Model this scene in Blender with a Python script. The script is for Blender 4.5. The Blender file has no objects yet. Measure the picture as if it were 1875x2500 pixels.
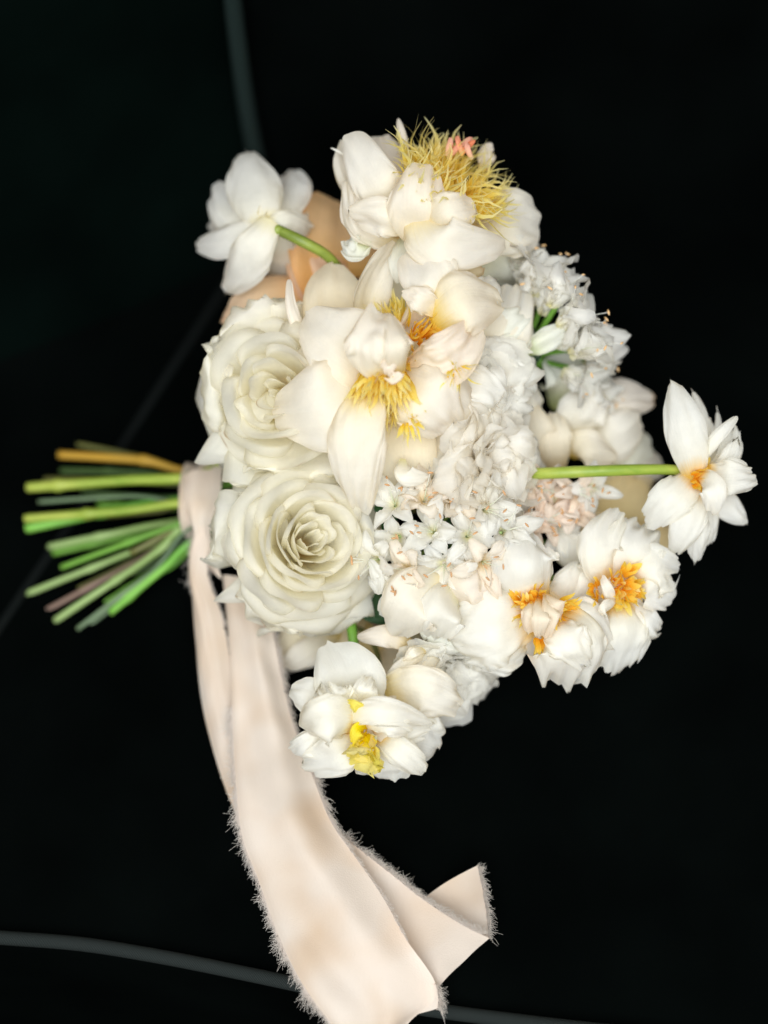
import bpy, math, random
import numpy as np
from mathutils import Vector

scene = bpy.context.scene
COL = scene.collection
RNG = np.random.RandomState(7)
random.seed(7)

# ------------------------------------------------------------------ camera
IMW, IMH = 1875.0, 2500.0          # size of the photograph
WID, HGT = 0.42, 0.56              # metres covered at the bouquet
DIST = 0.80
PITCH = math.radians(60)           # camera looks this far below the horizon
PX = WID / IMW
RT = np.array([1.0, 0, 0])
FW = np.array([0.0, math.cos(PITCH), -math.sin(PITCH)])
UP = np.array([0.0, math.sin(PITCH), math.cos(PITCH)])
SEAT_GAP = 0.128                   # from the bouquet's middle down the view line to the seat
ORG = np.array([0, 0, SEAT_GAP * math.sin(PITCH)])
CAM = ORG - FW * DIST

cam_d = bpy.data.cameras.new('camera')
cam_d.sensor_fit = 'VERTICAL'
cam_d.sensor_height = 36.0
cam_d.sensor_width = 27.0
cam_d.lens = 36.0 * DIST / HGT
cam_d.clip_start = 0.02
cam_d.clip_end = 50.0
cam_d.dof.use_dof = True
cam_d.dof.focus_distance = DIST - 0.016
cam_d.dof.aperture_fstop = 1.6
cam = bpy.data.objects.new('camera', cam_d)
COL.objects.link(cam)
cam.location = Vector(CAM)
cam.rotation_euler = (math.pi / 2 - PITCH, 0, 0)
scene.camera = cam

# ------------------------------------------------------------------ light
world = bpy.data.worlds.new('World')
scene.world = world
world.use_nodes = True
bg = world.node_tree.nodes['Background']
bg.inputs[0].default_value = (1.0, 0.95, 0.84, 1)
bg.inputs[1].default_value = 0.46


def area(name, d, dist, size, power, col):
    """soft window light, d in camera axes (right, up, towards the camera)"""
    l = bpy.data.lights.new(name, 'AREA')
    l.shape = 'RECTANGLE'
    l.size, l.size_y = size
    l.energy = power
    l.color = col
    o = bpy.data.objects.new(name, l)
    COL.objects.link(o)
    v = RT * d[0] + UP * d[1] - FW * d[2]
    v /= np.linalg.norm(v)
    o.location = Vector(ORG + v * dist)
    o.rotation_euler = Vector(-v).to_track_quat('-Z', 'Y').to_euler()
    return o


area('window_light', (-0.08, -0.08, 1.0), 2.1, (1.8, 2.0), 61, (0.93, 0.98, 1.0))

scene.view_settings.view_transform = 'Standard'
scene.view_settings.look = 'None'
scene.view_settings.exposure = 0.17
scene.view_settings.gamma = 1.0
scene.cycles.max_bounces = 12
scene.cycles.diffuse_bounces = 8
scene.cycles.transmission_bounces = 8
scene.cycles.use_denoising = True


# ------------------------------------------------------------------ helpers
def P(x, y, h=0.0):
    """a place in the bouquet: where the photograph shows it, h millimetres above its middle"""
    dep = DIST - h * 0.001
    k = dep / DIST
    return CAM + RT * ((x - IMW / 2) * PX * k) - UP * ((y - IMH / 2) * PX * k) + FW * dep


def ray(x, y):
    d = RT * ((x - IMW / 2) * PX) - UP * ((y - IMH / 2) * PX) + FW * DIST
    return d / np.linalg.norm(d)


def S(x, y, z=0.0):
    """the point of the horizontal plane z seen at a place of the photograph"""
    d = ray(x, y)
    return CAM + d * ((z - CAM[2]) / d[2])


def D3(x, y, z):
    v = RT * x + UP * y - FW * z
    return v / np.linalg.norm(v)


def nrm(v):
    return v / (np.linalg.norm(v) + 1e-12)


def crom(pts, t):
    """Catmull-Rom through pts at parameters t (extrapolates straight past the end)"""
    pts = np.asarray(pts, float)
    n = len(pts)
    seg = np.linalg.norm(np.diff(pts, axis=0), axis=1)
    kn = np.concatenate([[0], np.cumsum(seg)])
    kn /= kn[-1]
    ext = np.vstack([2 * pts[0] - pts[1], pts, 2 * pts[-1] - pts[-2]])
    if n == 3:   # keep a smooth bow at both ends
        ext[0] = pts[0] - (pts[1] - pts[0]) + 0.4 * (pts[2] - 2 * pts[1] + pts[0])
        ext[-1] = pts[2] + (pts[2] - pts[1]) + 0.4 * (pts[2] - 2 * pts[1] + pts[0])
    t = np.asarray(t, float)
    i = np.clip(np.searchsorted(kn, t, side='right') - 1, 0, n - 2)
    f = (t - kn[i]) / (kn[i + 1] - kn[i])
    f = np.clip(f, -0.2, 1.3)
    p0, p1, p2, p3 = ext[i], ext[i + 1], ext[i + 2], ext[i + 3]
    f = f[..., None]
    return 0.5 * (2 * p1 + (p2 - p0) * f + (2 * p0 - 5 * p1 + 4 * p2 - p3) * f ** 2 + (3 * p1 - p0 - 3 * p2 + p3) * f ** 3)


class Wob:
    """smooth random field on (u, v)"""
    def __init__(self, seed, f0, f1, n=7):
        r = np.random.RandomState(seed)
        a = r.uniform(0, 2 * np.pi, n)
        f = r.uniform(f0, f1, n)
        self.fx, self.fy = f * np.cos(a), f * np.sin(a)
        self.ph = r.uniform(0, 2 * np.pi, n)
        self.n = n

    def __call__(self, u, v):
        s = 0
        for i in range(self.n):
            s = s + np.sin(np.pi * (self.fx[i] * u + self.fy[i] * v) + self.ph[i])
        return s / math.sqrt(self.n)


SEED = [100]


def nseed():
    SEED[0] += 1
    return SEED[0]


def sstep(a, b, x):
    t = np.clip((x - a) / (b - a), 0, 1)
    return t * t * (3 - 2 * t)


def grid_mesh(name, pts, uv):
    """pts (nv, nu, 3), uv (nv, nu, 2) -> mesh"""
    nv, nu = pts.shape[:2]
    idx = np.arange(nv * nu).reshape(nv, nu)
    q = np.stack([idx[:-1, :-1], idx[:-1, 1:], idx[1:, 1:], idx[1:, :-1]], -1).reshape(-1, 4)
    me = bpy.data.meshes.new(name)
    me.vertices.add(nv * nu)
    me.vertices.foreach_set('co', pts.reshape(-1).astype(np.float32))
    me.loops.add(q.size)
    me.loops.foreach_set('vertex_index', q.reshape(-1).astype(np.int32))
    me.polygons.add(len(q))
    me.polygons.foreach_set('loop_start', np.arange(0, q.size, 4, dtype=np.int32))
    me.polygons.foreach_set('use_smooth', np.ones(len(q), bool))
    ul = me.uv_layers.new(name='UVMap')
    ul.data.foreach_set('uv', uv.reshape(-1, 2)[q.reshape(-1)].reshape(-1).astype(np.float32))
    me.update()
    me.validate()
    return me


def poly_mesh(name, verts, faces, uv=None, smooth=True):
    me = bpy.data.meshes.new(name)
    me.from_pydata([tuple(v) for v in verts], [], faces)
    if smooth:
        me.polygons.foreach_set('use_smooth', np.ones(len(faces), bool))
    if uv is not None:
        ul = me.uv_layers.new(name='UVMap')
        li = np.zeros(len(me.loops), np.int32)
        me.loops.foreach_get('vertex_index', li)
        ul.data.foreach_set('uv', np.asarray(uv)[li].reshape(-1).astype(np.float32))
    me.update()
    return me


def link(name, me, mat, parent=None, org=None, kind=None):
    o = bpy.data.objects.new(name, me)
    COL.objects.link(o)
    if me is not None and mat is not None:
        me.materials.append(mat)
    if parent is not None:
        o.parent = parent
    if kind:
        o['kind'] = kind
    return o


def tube_arrays(pts, rad, sides=10, cap=True, n=None):
    pts = np.asarray(pts, float)
    if n:
        pts = crom(pts, np.linspace(0, 1, n))
    n = len(pts)
    rad = np.broadcast_to(np.asarray(rad, float), (n,)) if np.ndim(rad) == 0 else np.interp(np.linspace(0, 1, n), np.linspace(0, 1, len(rad)), rad)
    tan = np.gradient(pts, axis=0)
    V, uv = [], []
    ref = np.array([0.13, 0.27, 0.95])
    for i in range(n):
        t = nrm(tan[i])
        a = nrm(np.cross(ref, t))
        b = np.cross(t, a)
        for s in range(sides):
            an = 2 * math.pi * s / sides
            V.append(pts[i] + rad[i] * (math.cos(an) * a + math.sin(an) * b))
            uv.append((s / sides, i / (n - 1)))
    F = []
    for i in range(n - 1):
        for s in range(sides):
            s2 = (s + 1) % sides
            F.append((i * sides + s, i * sides + s2, (i + 1) * sides + s2, (i + 1) * sides + s))
    if cap:
        F.append(tuple(range(sides - 1, -1, -1)))
        F.append(tuple((n - 1) * sides + s for s in range(sides)))
    return V, F, uv


class Bag:
    """collects small pieces into one part"""
    def __init__(self):
        self.V, self.F, self.uv = [], [], []

    def tube(self, pts, rad, sides=5, n=None, cap=True, ucol=None):
        V, F, uv = tube_arrays(pts, rad, sides, cap, n)
        k = len(self.V)
        self.V += V
        self.F += [tuple(i + k for i in f) for f in F]
        self.uv += [((ucol if ucol is not None else u[0]), u[1]) for u in uv]

    def strip(self, pts, wid, side):
        """flat tapering blade"""
        pts = np.asarray(pts)
        n = len(pts)
        k = len(self.V)
        for i in range(n):
            self.V += [pts[i] - side * wid[i], pts[i] + side * wid[i]]
            self.uv += [(0, i / (n - 1)), (1, i / (n - 1))]
        for i in range(n - 1):
            a = k + 2 * i
            self.F.append((a, a + 1, a + 3, a + 2))

    def build(self, name, mat, parent, kind=None):
        off = np.array(parent.location) if parent is not None else 0
        return link(name, poly_mesh(name, np.asarray(self.V) - off, self.F, self.uv), mat, parent, kind=kind)


# ------------------------------------------------------------------ materials
def nodes(name):
    m = bpy.data.materials.new(name)
    m.use_nodes = True
    nt = m.node_tree
    for n in list(nt.nodes):
        nt.nodes.remove(n)
    return m, nt, nt.nodes.new('ShaderNodeOutputMaterial')


def petal_mat(name, tip, mid, base, trans=0.42, b0=0.02, b1=0.30, m1=0.75, bump=0.24, rough=0.68, tcol=None, edge=None, vein=34):
    """petal tissue: colour runs from base over mid to tip, fine veins, light passes through"""
    m, nt, out = nodes(name)
    N, L = nt.nodes, nt.links
    uv = N.new('ShaderNodeUVMap')
    sep = N.new('ShaderNodeSeparateXYZ')
    L.new(uv.outputs[0], sep.inputs[0])
    info = N.new('ShaderNodeObjectInfo')
    # streaky veins along the petal
    mp = N.new('ShaderNodeMapping')
    mp.inputs['Scale'].default_value = (vein, 1.6, 1)
    L.new(uv.outputs[0], mp.inputs[0])
    rv = N.new('ShaderNodeVectorMath')
    rv.operation = 'ADD'
    L.new(mp.outputs[0], rv.inputs[0])
    cx = N.new('ShaderNodeCombineXYZ')
    mul = N.new('ShaderNodeMath')
    mul.operation = 'MULTIPLY'
    mul.inputs[1].default_value = 57.0
    L.new(info.outputs['Random'], mul.inputs[0])
    L.new(mul.outputs[0], cx.inputs[2])
    L.new(cx.outputs[0], rv.inputs[1])
    nz = N.new('ShaderNodeTexNoise')
    nz.inputs['Scale'].default_value = 1.0
    nz.inputs['Detail'].default_value = 4
    nz.inputs['Roughness'].default_value = 0.6
    L.new(rv.outputs[0], nz.inputs['Vector'])
    # blotches
    tc = N.new('ShaderNodeTexCoord')
    nb = N.new('ShaderNodeTexNoise')
    nb.inputs['Scale'].default_value = 70
    nb.inputs['Detail'].default_value = 6
    nb.inputs['Roughness'].default_value = 0.62
    L.new(tc.outputs['Object'], nb.inputs['Vector'])
    # coordinate along the petal, wobbled by the veins
    add = N.new('ShaderNodeMath')
    add.operation = 'MULTIPLY_ADD'
    add.inputs[1].default_value = 0.16
    L.new(nz.outputs['Fac'], add.inputs[0])
    sub = N.new('ShaderNodeMath')
    sub.operation = 'SUBTRACT'
    L.new(sep.outputs['Y'], sub.inputs[0])
    sub.inputs[1].default_value = 0.08
    L.new(sub.outputs[0], add.inputs[2])
    cr = N.new('ShaderNodeValToRGB')
    e = cr.color_ramp.elements
    e[0].position, e[0].color = b0, (*base, 1)
    e[1].position, e[1].color = b1, (*mid, 1)
    e2 = e.new(m1)
    e2.color = (*tip, 1)
    if edge:
        e3 = e.new(0.93)
        e3.color = (*tip, 1)
        e4 = e.new(1.0)
        e4.color = (*edge, 1)
    L.new(add.outputs[0], cr.inputs[0])
    # gentle variation in tone
    hsv = N.new('ShaderNodeHueSaturation')
    vr = N.new('ShaderNodeMapRange')
    vr.inputs[1].default_value, vr.inputs[2].default_value = 0.3, 0.7
    vr.inputs[3].default_value, vr.inputs[4].default_value = 0.93, 1.03
    L.new(nb.outputs['Fac'], vr.inputs[0])
    L.new(vr.outputs[0], hsv.inputs['Value'])
    sr = N.new('ShaderNodeMapRange')
    sr.inputs[3].default_value, sr.inputs[4].default_value = 0.7, 1.25
    L.new(info.outputs['Random'], sr.inputs[0])
    L.new(sr.outputs[0], hsv.inputs['Saturation'])
    br = N.new('ShaderNodeMix')
    br.data_type = 'RGBA'
    br.inputs[7].default_value = (0.50, 0.30, 0.13, 1)
    L.new(cr.outputs[0], br.inputs[6])
    L.new(br.outputs[2], hsv.inputs['Color'])
    bruise_in = br.inputs[0]
    bp = N.new('ShaderNodeBump')
    bp.inputs['Strength'].default_value = bump
    bp.inputs['Distance'].default_value = 0.0012
    mix = N.new('ShaderNodeMath')
    mix.operation = 'MULTIPLY_ADD'
    L.new(nb.outputs['Fac'], mix.inputs[0])
    mix.inputs[1].default_value = 2.2
    L.new(nz.outputs['Fac'], mix.inputs[2])
    L.new(mix.outputs[0], bp.inputs['Height'])
    pr = N.new('ShaderNodeBsdfPrincipled')
    pr.inputs['Roughness'].default_value = rough
    pr.inputs['Specular IOR Level'].default_value = 0.16
    L.new(hsv.outputs[0], pr.inputs['Base Color'])
    L.new(bp.outputs[0], pr.inputs['Normal'])
    tr = N.new('ShaderNodeBsdfTranslucent')
    if tcol:
        mc = N.new('ShaderNodeMix')
        mc.data_type = 'RGBA'
        mc.blend_type = 'MULTIPLY'
        mc.inputs[0].default_value = 1
        L.new(hsv.outputs[0], mc.inputs[6])
        mc.inputs[7].default_value = (*tcol, 1)
        L.new(mc.outputs[2], tr.inputs['Color'])
    else:
        L.new(hsv.outputs[0], tr.inputs['Color'])
    L.new(bp.outputs[0], tr.inputs['Normal'])
    ms = N.new('ShaderNodeMixShader')
    ab = N.new('ShaderNodeMath')
    ab.operation = 'MULTIPLY_ADD'
    ab.inputs[1].default_value = 2.0
    ab.inputs[2].default_value = -1.0
    L.new(sep.outputs['X'], ab.inputs[0])
    sq = N.new('ShaderNodeMath')
    sq.operation = 'POWER'
    ab2 = N.new('ShaderNodeMath')
    ab2.operation = 'ABSOLUTE'
    L.new(ab.outputs[0], ab2.inputs[0])
    L.new(ab2.outputs[0], sq.inputs[0])
    sq.inputs[1].default_value = 4.0
    v4 = N.new('ShaderNodeMath')
    v4.operation = 'POWER'
    L.new(sep.outputs['Y'], v4.inputs[0])
    v4.inputs[1].default_value = 5.0
    mx = N.new('ShaderNodeMath')
    mx.operation = 'MAXIMUM'
    L.new(sq.outputs[0], mx.inputs[0])
    L.new(v4.outputs[0], mx.inputs[1])
    be = N.new('ShaderNodeMapRange')
    be.inputs[1].default_value, be.inputs[2].default_value = 0.80, 1.0
    L.new(mx.outputs[0], be.inputs[0])
    bz = N.new('ShaderNodeTexNoise')
    bz.inputs['Scale'].default_value = 38
    bz.inputs['Detail'].default_value = 3
    L.new(tc.outputs['Object'], bz.inputs['Vector'])
    bt = N.new('ShaderNodeMapRange')
    bt.inputs[1].default_value, bt.inputs[2].default_value = 0.60, 0.72
    bt.inputs[4].default_value = 0.75
    L.new(bz.outputs['Fac'], bt.inputs[0])
    bm = N.new('ShaderNodeMath')
    bm.operation = 'MULTIPLY'
    L.new(be.outputs[0], bm.inputs[0])
    L.new(bt.outputs[0], bm.inputs[1])
    L.new(bm.outputs[0], bruise_in)
    tf = N.new('ShaderNodeMath')
    tf.operation = 'MULTIPLY_ADD'
    tf.inputs[1].default_value = 0.28
    tf.inputs[2].default_value = trans - 0.06
    L.new(mx.outputs[0], tf.inputs[0])
    L.new(tf.outputs[0], ms.inputs[0])
    L.new(pr.outputs[0], ms.inputs[1])
    L.new(tr.outputs[0], ms.inputs[2])
    L.new(ms.outputs[0], out.inputs[0])
    return m


WARM = (1.0, 0.92, 0.74)
M = {}
M['peony'] = petal_mat('peony_petal', (0.905, 0.875, 0.81), (0.905, 0.85, 0.71), (0.90, 0.72, 0.22), b0=0.0, b1=0.30, tcol=WARM)
M['peony_cream'] = petal_mat('peony_cream_petal', (0.91, 0.83, 0.66), (0.90, 0.80, 0.58), (0.86, 0.66, 0.26), b0=0.0, b1=0.3, tcol=WARM)
M['blush'] = petal_mat('blush_petal', (0.92, 0.86, 0.79), (0.91, 0.83, 0.71), (0.88, 0.70, 0.38), b0=0.0, b1=0.3, tcol=WARM)
M['rose'] = petal_mat('rose_petal', (0.965, 0.955, 0.92), (0.97, 0.95, 0.85), (0.975, 0.81, 0.36), b0=0.05, b1=0.48, m1=0.82, tcol=(1, 0.97, 0.85), bump=0.16, trans=0.56)
M['narc'] = petal_mat('narcissus_petal', (0.92, 0.915, 0.88), (0.92, 0.90, 0.82), (0.90, 0.58, 0.05), b0=0.06, b1=0.28, tcol=(1, 0.95, 0.82), bump=0.26)
M['narc_back'] = petal_mat('narcissus_back_petal', (0.92, 0.915, 0.88), (0.91, 0.89, 0.80), (0.90, 0.82, 0.50), b0=0.02, b1=0.16, tcol=(1, 0.94, 0.80), bump=0.26)
M['narc_in'] = petal_mat('narcissus_inner_petal', (0.92, 0.85, 0.73), (0.91, 0.83, 0.67), (0.88, 0.58, 0.08), b0=0.0, b1=0.35, tcol=(1, 0.94, 0.82))
M['corona'] = petal_mat('corona_petal', (0.90, 0.50, 0.03), (0.88, 0.42, 0.02), (0.80, 0.30, 0.01), trans=0.3)
M['corona_lemon'] = petal_mat('lemon_corona_petal', (0.94, 0.84, 0.26), (0.94, 0.78, 0.10), (0.94, 0.70, 0.04), trans=0.45)
M['peach'] = petal_mat('peach_petal', (0.93, 0.66, 0.42), (0.94, 0.60, 0.28), (0.92, 0.50, 0.14), tcol=(1, 0.85, 0.6))
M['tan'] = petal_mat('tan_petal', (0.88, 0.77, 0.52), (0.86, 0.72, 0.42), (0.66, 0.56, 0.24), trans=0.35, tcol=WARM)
M['white'] = petal_mat('white_petal', (0.93, 0.92, 0.885), (0.935, 0.91, 0.84), (0.88, 0.84, 0.54), b0=0.0, b1=0.25, trans=0.5, bump=0.16)
M['greenish'] = petal_mat('greenish_white_petal', (0.88, 0.885, 0.82), (0.86, 0.87, 0.74), (0.62, 0.70, 0.36), trans=0.38, b1=0.4)
M['ruffle'] = petal_mat('ruffled_petal', (0.93, 0.92, 0.89), (0.94, 0.90, 0.81), (0.94, 0.80, 0.60), b0=0.0, b1=0.4, m1=0.75, trans=0.48, tcol=(1, 0.95, 0.86))
M['floret_peach'] = petal_mat('peach_floret_petal', (0.88, 0.76, 0.66), (0.86, 0.70, 0.56), (0.70, 0.48, 0.28), trans=0.34)
M['carpel'] = petal_mat('coral_carpel', (0.90, 0.34, 0.20), (0.90, 0.42, 0.22), (0.88, 0.58, 0.20), trans=0.3)
M['leaf'] = petal_mat('dark_leaf', (0.03, 0.09, 0.035), (0.035, 0.10, 0.035), (0.06, 0.14, 0.04), trans=0.25, rough=0.4)


def simple_grad(name, cols, rough=0.5, trans=0.0, noise=0.25, spec=0.3, scale=(6, 30, 1)):
    """colour along v, mottled"""
    m, nt, out = nodes(name)
    N, L = nt.nodes, nt.links
    uv = N.new('ShaderNodeUVMap')
    sep = N.new('ShaderNodeSeparateXYZ')
    L.new(uv.outputs[0], sep.inputs[0])
    mp = N.new('ShaderNodeMapping')
    mp.inputs['Scale'].default_value = scale
    L.new(uv.outputs[0], mp.inputs[0])
    nz = N.new('ShaderNodeTexNoise')
    nz.inputs['Scale'].default_value = 1
    nz.inputs['Detail'].default_value = 4
    L.new(mp.outputs[0], nz.inputs['Vector'])
    a = N.new('ShaderNodeMath')
    a.operation = 'MULTIPLY_ADD'
    a.inputs[1].default_value = noise
    L.new(nz.outputs['Fac'], a.inputs[0])
    s = N.new('ShaderNodeMath')
    s.operation = 'SUBTRACT'
    s.inputs[1].default_value = noise / 2
    L.new(sep.outputs['Y'], s.inputs[0])
    L.new(s.outputs[0], a.inputs[2])
    cr = N.new('ShaderNodeValToRGB')
    e = cr.color_ramp.elements
    e[0].position, e[0].color = 0.0, (*cols[0], 1)
    e[1].position, e[1].color = 1.0, (*cols[-1], 1)
    for i, c in enumerate(cols[1:-1]):
        x = e.new((i + 1) / (len(cols) - 1))
        x.color = (*c, 1)
    L.new(a.outputs[0], cr.inputs[0])
    pr = N.new('ShaderNodeBsdfPrincipled')
    pr.inputs['Roughness'].default_value = rough
    pr.inputs['Specular IOR Level'].default_value = spec
    L.new(cr.outputs[0], pr.inputs['Base Color'])
    bp = N.new('ShaderNodeBump')
    bp.inputs['Strength'].default_value = 0.2
    bp.inputs['Distance'].default_value = 0.001
    L.new(nz.outputs['Fac'], bp.inputs['Height'])
    L.new(bp.outputs[0], pr.inputs['Normal'])
    if trans:
        tr = N.new('ShaderNodeBsdfTranslucent')
        L.new(cr.outputs[0], tr.inputs['Color'])
        ms = N.new('ShaderNodeMixShader')
        ms.inputs[0].default_value = trans
        L.new(pr.outputs[0], ms.inputs[1])
        L.new(tr.outputs[0], ms.inputs[2])
        L.new(ms.outputs[0], out.inputs[0])
    else:
        L.new(pr.outputs[0], out.inputs[0])
    return m


M['stamen'] = simple_grad('yellow_stamen', [(0.97, 0.66, 0.04), (0.98, 0.78, 0.12), (0.98, 0.85, 0.26), (0.98, 0.91, 0.52)], trans=0.62, spec=0.1)
M['stamen_orange'] = simple_grad('orange_stamen', [(0.95, 0.48, 0.02), (0.96, 0.63, 0.06), (0.96, 0.76, 0.18)], trans=0.6, spec=0.1)
M['filament'] = simple_grad('white_filament', [(0.8, 0.85, 0.6), (0.88, 0.87, 0.85)], trans=0.3)
M['anther'] = simple_grad('brown_anther', [(0.50, 0.27, 0.13), (0.62, 0.36, 0.18)], rough=0.7)
M['anther_tan'] = simple_grad('tan_anther', [(0.72, 0.44, 0.20), (0.78, 0.52, 0.28)], rough=0.7)
STEMC = {
    'green': [(0.10, 0.22, 0.03), (0.16, 0.36, 0.05)], 'bright': [(0.10, 0.30, 0.04), (0.20, 0.46, 0.07)],
    'yellow': [(0.20, 0.30, 0.03), (0.36, 0.42, 0.07)], 'ochre': [(0.36, 0.22, 0.03), (0.46, 0.26, 0.03)],
    'pale': [(0.18, 0.28, 0.07), (0.30, 0.42, 0.16)], 'brown': [(0.14, 0.09, 0.06), (0.22, 0.14, 0.11)],
    'olive': [(0.07, 0.08, 0.02), (0.14, 0.14, 0.04)], 'grey': [(0.07, 0.12, 0.06), (0.16, 0.23, 0.13)],
    'leafgreen': [(0.13, 0.18, 0.02), (0.24, 0.30, 0.05)],
    'dark': [(0.03, 0.06, 0.02), (0.06, 0.11, 0.03)]}
for k, c in STEMC.items():
    M['stem_' + k] = simple_grad('stem_' + k, [c[0], c[1], c[0], c[1]], rough=0.42, spec=0.45, noise=0.9, scale=(3, 9, 1))
M['cut'] = simple_grad('cut_stem_end', [(0.45, 0.50, 0.25), (0.55, 0.58, 0.35)], rough=0.7)


# ------------------------------------------------------------------ flowers
class Flower:
    def __init__(self, name, base, label, cat, group=None):
        self.o = bpy.data.objects.new(name, None)
        COL.objects.link(self.o)
        self.base = np.asarray(base, float)
        self.o.location = Vector(self.base)
        self.o['label'] = label
        self.o['category'] = cat
        if group:
            self.o['group'] = group

    def add(self, name, me, mat, parent=None, kind=None):
        return link(name, me, M[mat] if isinstance(mat, str) else mat, parent or self.o, kind=kind)

    # -- one petal laid along a spine
    def petal(self, spine, w, n, mat='peony', cup=0.5, cup1=None, a=0.38, p=2.9, wb=0.22, tm=0.60, wt=0.86, e=0.8,
              mucro=0.0, notch=0.0, jag=0.0, low=0.10, ruf=0.05, roll=0.0, tiproll=0.0, crumple=0.0, pleat=0.03, nu=25, nv=26,
              name='petal', seed=None, n1=None, world=False, parent=None, rf=(2.5, 6)):
        """spine: points; w: half width (photo pixels or metres when world); n: which way the inside faces"""
        if not world:
            spine = [P(*q) for q in spine]
            w = w * PX
            n = D3(*n)
            if n1 is not None:
                n1 = D3(*n1)
        sp = np.asarray(spine)
        sd = seed or nseed()
        if not world:
            w *= 1.10
            cup *= 0.74
            cup1 = None if cup1 is None else cup1 * 0.74
        u = np.linspace(-1, 1, nu)
        u = np.sign(u) * (1 - (1 - np.abs(u)) ** 1.25)
        v = np.linspace(0, 1, nv) ** 0.92
        r = np.random.RandomState(sd)
        jw = Wob(sd + 5000, 5, 11, 5)
        Lu = 1 - a * np.abs(u) ** p + mucro * np.exp(-(u / 0.10) ** 2) - notch * np.exp(-((u - r.uniform(-.3, .3)) / 0.16) ** 2) \
            + jag * jw(u, 0 * u) + 0.03 * Wob(sd + 77, 1, 3, 4)(u, 0 * u)
        asym = r.uniform(-0.06, 0.06)
        Lu = Lu + asym * u
        T = v[:, None] * Lu[None, :]
        prof = wb + (1 - wb) * np.sin(np.pi / 2 * np.clip(T / tm, 0, 1)) ** e
        prof = np.where(T > tm, 1 - (1 - wt) * ((T - tm) / (1 - tm)) ** 2, prof)
        prof = np.clip(prof, 0.03, None)
        C = crom(sp, T.reshape(-1)).reshape(nv, nu, 3)
        Cb = crom(sp, np.clip(T - 0.01, 0, 1).reshape(-1)).reshape(nv, nu, 3)
        Ca = crom(sp, np.clip(T + 0.01, 0, 1).reshape(-1)).reshape(nv, nu, 3)
        tan = Ca - Cb
        tan /= np.linalg.norm(tan, axis=2, keepdims=True) + 1e-12
        Nn = np.broadcast_to(n, tan.shape).copy()
        if n1 is not None:
            Nn = Nn * (1 - T[..., None]) + n1 * T[..., None]
        Nn = Nn - (Nn * tan).sum(2, keepdims=True) * tan
        Nn /= np.linalg.norm(Nn, axis=2, keepdims=True) + 1e-12
        Sd = np.cross(tan, Nn)
        c1 = cup if cup1 is None else cup1
        A = cup + (c1 - cup) * T
        W_ = w * prof
        # cross-section by integrating its direction
        ph = A * u[None, :] + roll * np.sign(u)[None, :] * sstep(0.55, 1.0, np.abs(u))[None, :] * sstep(0.15, 0.6, T)
        du = np.diff(u)
        cm = np.cos((ph[:, 1:] + ph[:, :-1]) / 2) * du
        sm = np.sin((ph[:, 1:] + ph[:, :-1]) / 2) * du
        X = np.concatenate([np.zeros((nv, 1)), np.cumsum(cm, 1)], 1)
        Z = np.concatenate([np.zeros((nv, 1)), np.cumsum(sm, 1)], 1)
        mid = nu // 2
        X -= X[:, mid:mid + 1]
        Z -= Z[:, mid:mid + 1]
        edge = np.maximum(np.abs(u[None, :]) ** 3 * np.ones((nv, 1)), (v[:, None] ** 4) * np.ones((1, nu)))
        U = np.broadcast_to(u, (nv, nu))
        V = np.broadcast_to(v[:, None], (nv, nu))
        z = low * w * Wob(sd, 0.8, 2.0)(U, V * 1.5) * sstep(0.05, 0.5, V)
        z = z + 1.35 * ruf * w * Wob(sd + 900, *rf)(U, V * 1.4) * edge
        z = z + 0.012 * w * Wob(sd + 1700, 6, 12)(U, V * 1.2) * edge
        z = z + pleat * w * Wob(sd + 1300, 2.5, 6)(U * (0.6 + 0.4 * V), V * 0.25) * V ** 1.3
        if crumple:
            z = z + crumple * w * np.abs(Wob(sd + 300, 2, 5)(U, V * 1.5)) * sstep(0.1, 0.5, V)
        tr = tiproll * w * sstep(0.6, 1.0, V) ** 2
        pts = C + Sd * (W_ * X)[..., None] + Nn * (W_ * Z + z + tr)[..., None]
        pts = pts + Sd * (0.06 * w * Wob(sd + 41, 0.7, 1.8)(V * 1.5, U * 0.4) * V)[..., None]
        uv = np.stack([(U + 1) / 2, V], -1)
        me = grid_mesh(name, pts - self.base, uv)
        return self.add(name, me, mat, parent)

    # -- rose petal turned about the flower's axis
    def rose(self, c, axis, R, n, mat, seed=1, twist=0.0, zc=0.28, pr=0.9, roll=1.0, start=0.0, spread=1.0, depth=0.30):
        e1 = nrm(np.cross(axis, [0.3, 0.9, 0.1]))
        e2 = np.cross(axis, e1)
        r = np.random.RandomState(seed)
        for k in range(n):
            f = start + (1 - start) * k / (n - 1)
            th0 = k * 2.39996 + r.uniform(-0.25, 0.25) + twist
            rim = R * (0.05 + 0.95 * f ** pr) * r.uniform(0.94, 1.05)
            zr = R * (zc + 0.13 * math.sin(math.pi * min(1, f * 1.2)) - (0.62 * f ** 2.3)) + R * r.uniform(-0.03, 0.03)
            nu, nv = 21, 24
            u = np.linspace(-1, 1, nu)
            v = np.linspace(0, 1, nv)
            span = (0.80 + 0.55 * (1 - f)) * r.uniform(0.7, 1.2) * spread
            L = 1 - 0.12 * np.abs(u) ** 2 - 0.42 * np.abs(u) ** 7 + 0.03 * Wob(seed * 31 + k, 1.0, 3, 4)(u, 0 * u)
            rl = roll * (0.25 + 1.0 * f) * r.uniform(0.6, 1.25)
            curl = (1 + 0.35 * Wob(seed * 13 + k, 0.8, 2.2, 4)(u, 0 * u)) * rl * (0.75 - 0.35 * f + (0.35 + 0.9 * f ** 2) * np.abs(np.sin(np.pi * np.clip(np.abs(u), 0, 1) * 0.62)) ** 1.5) * 1.6   # turned back more at the shoulders
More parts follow.
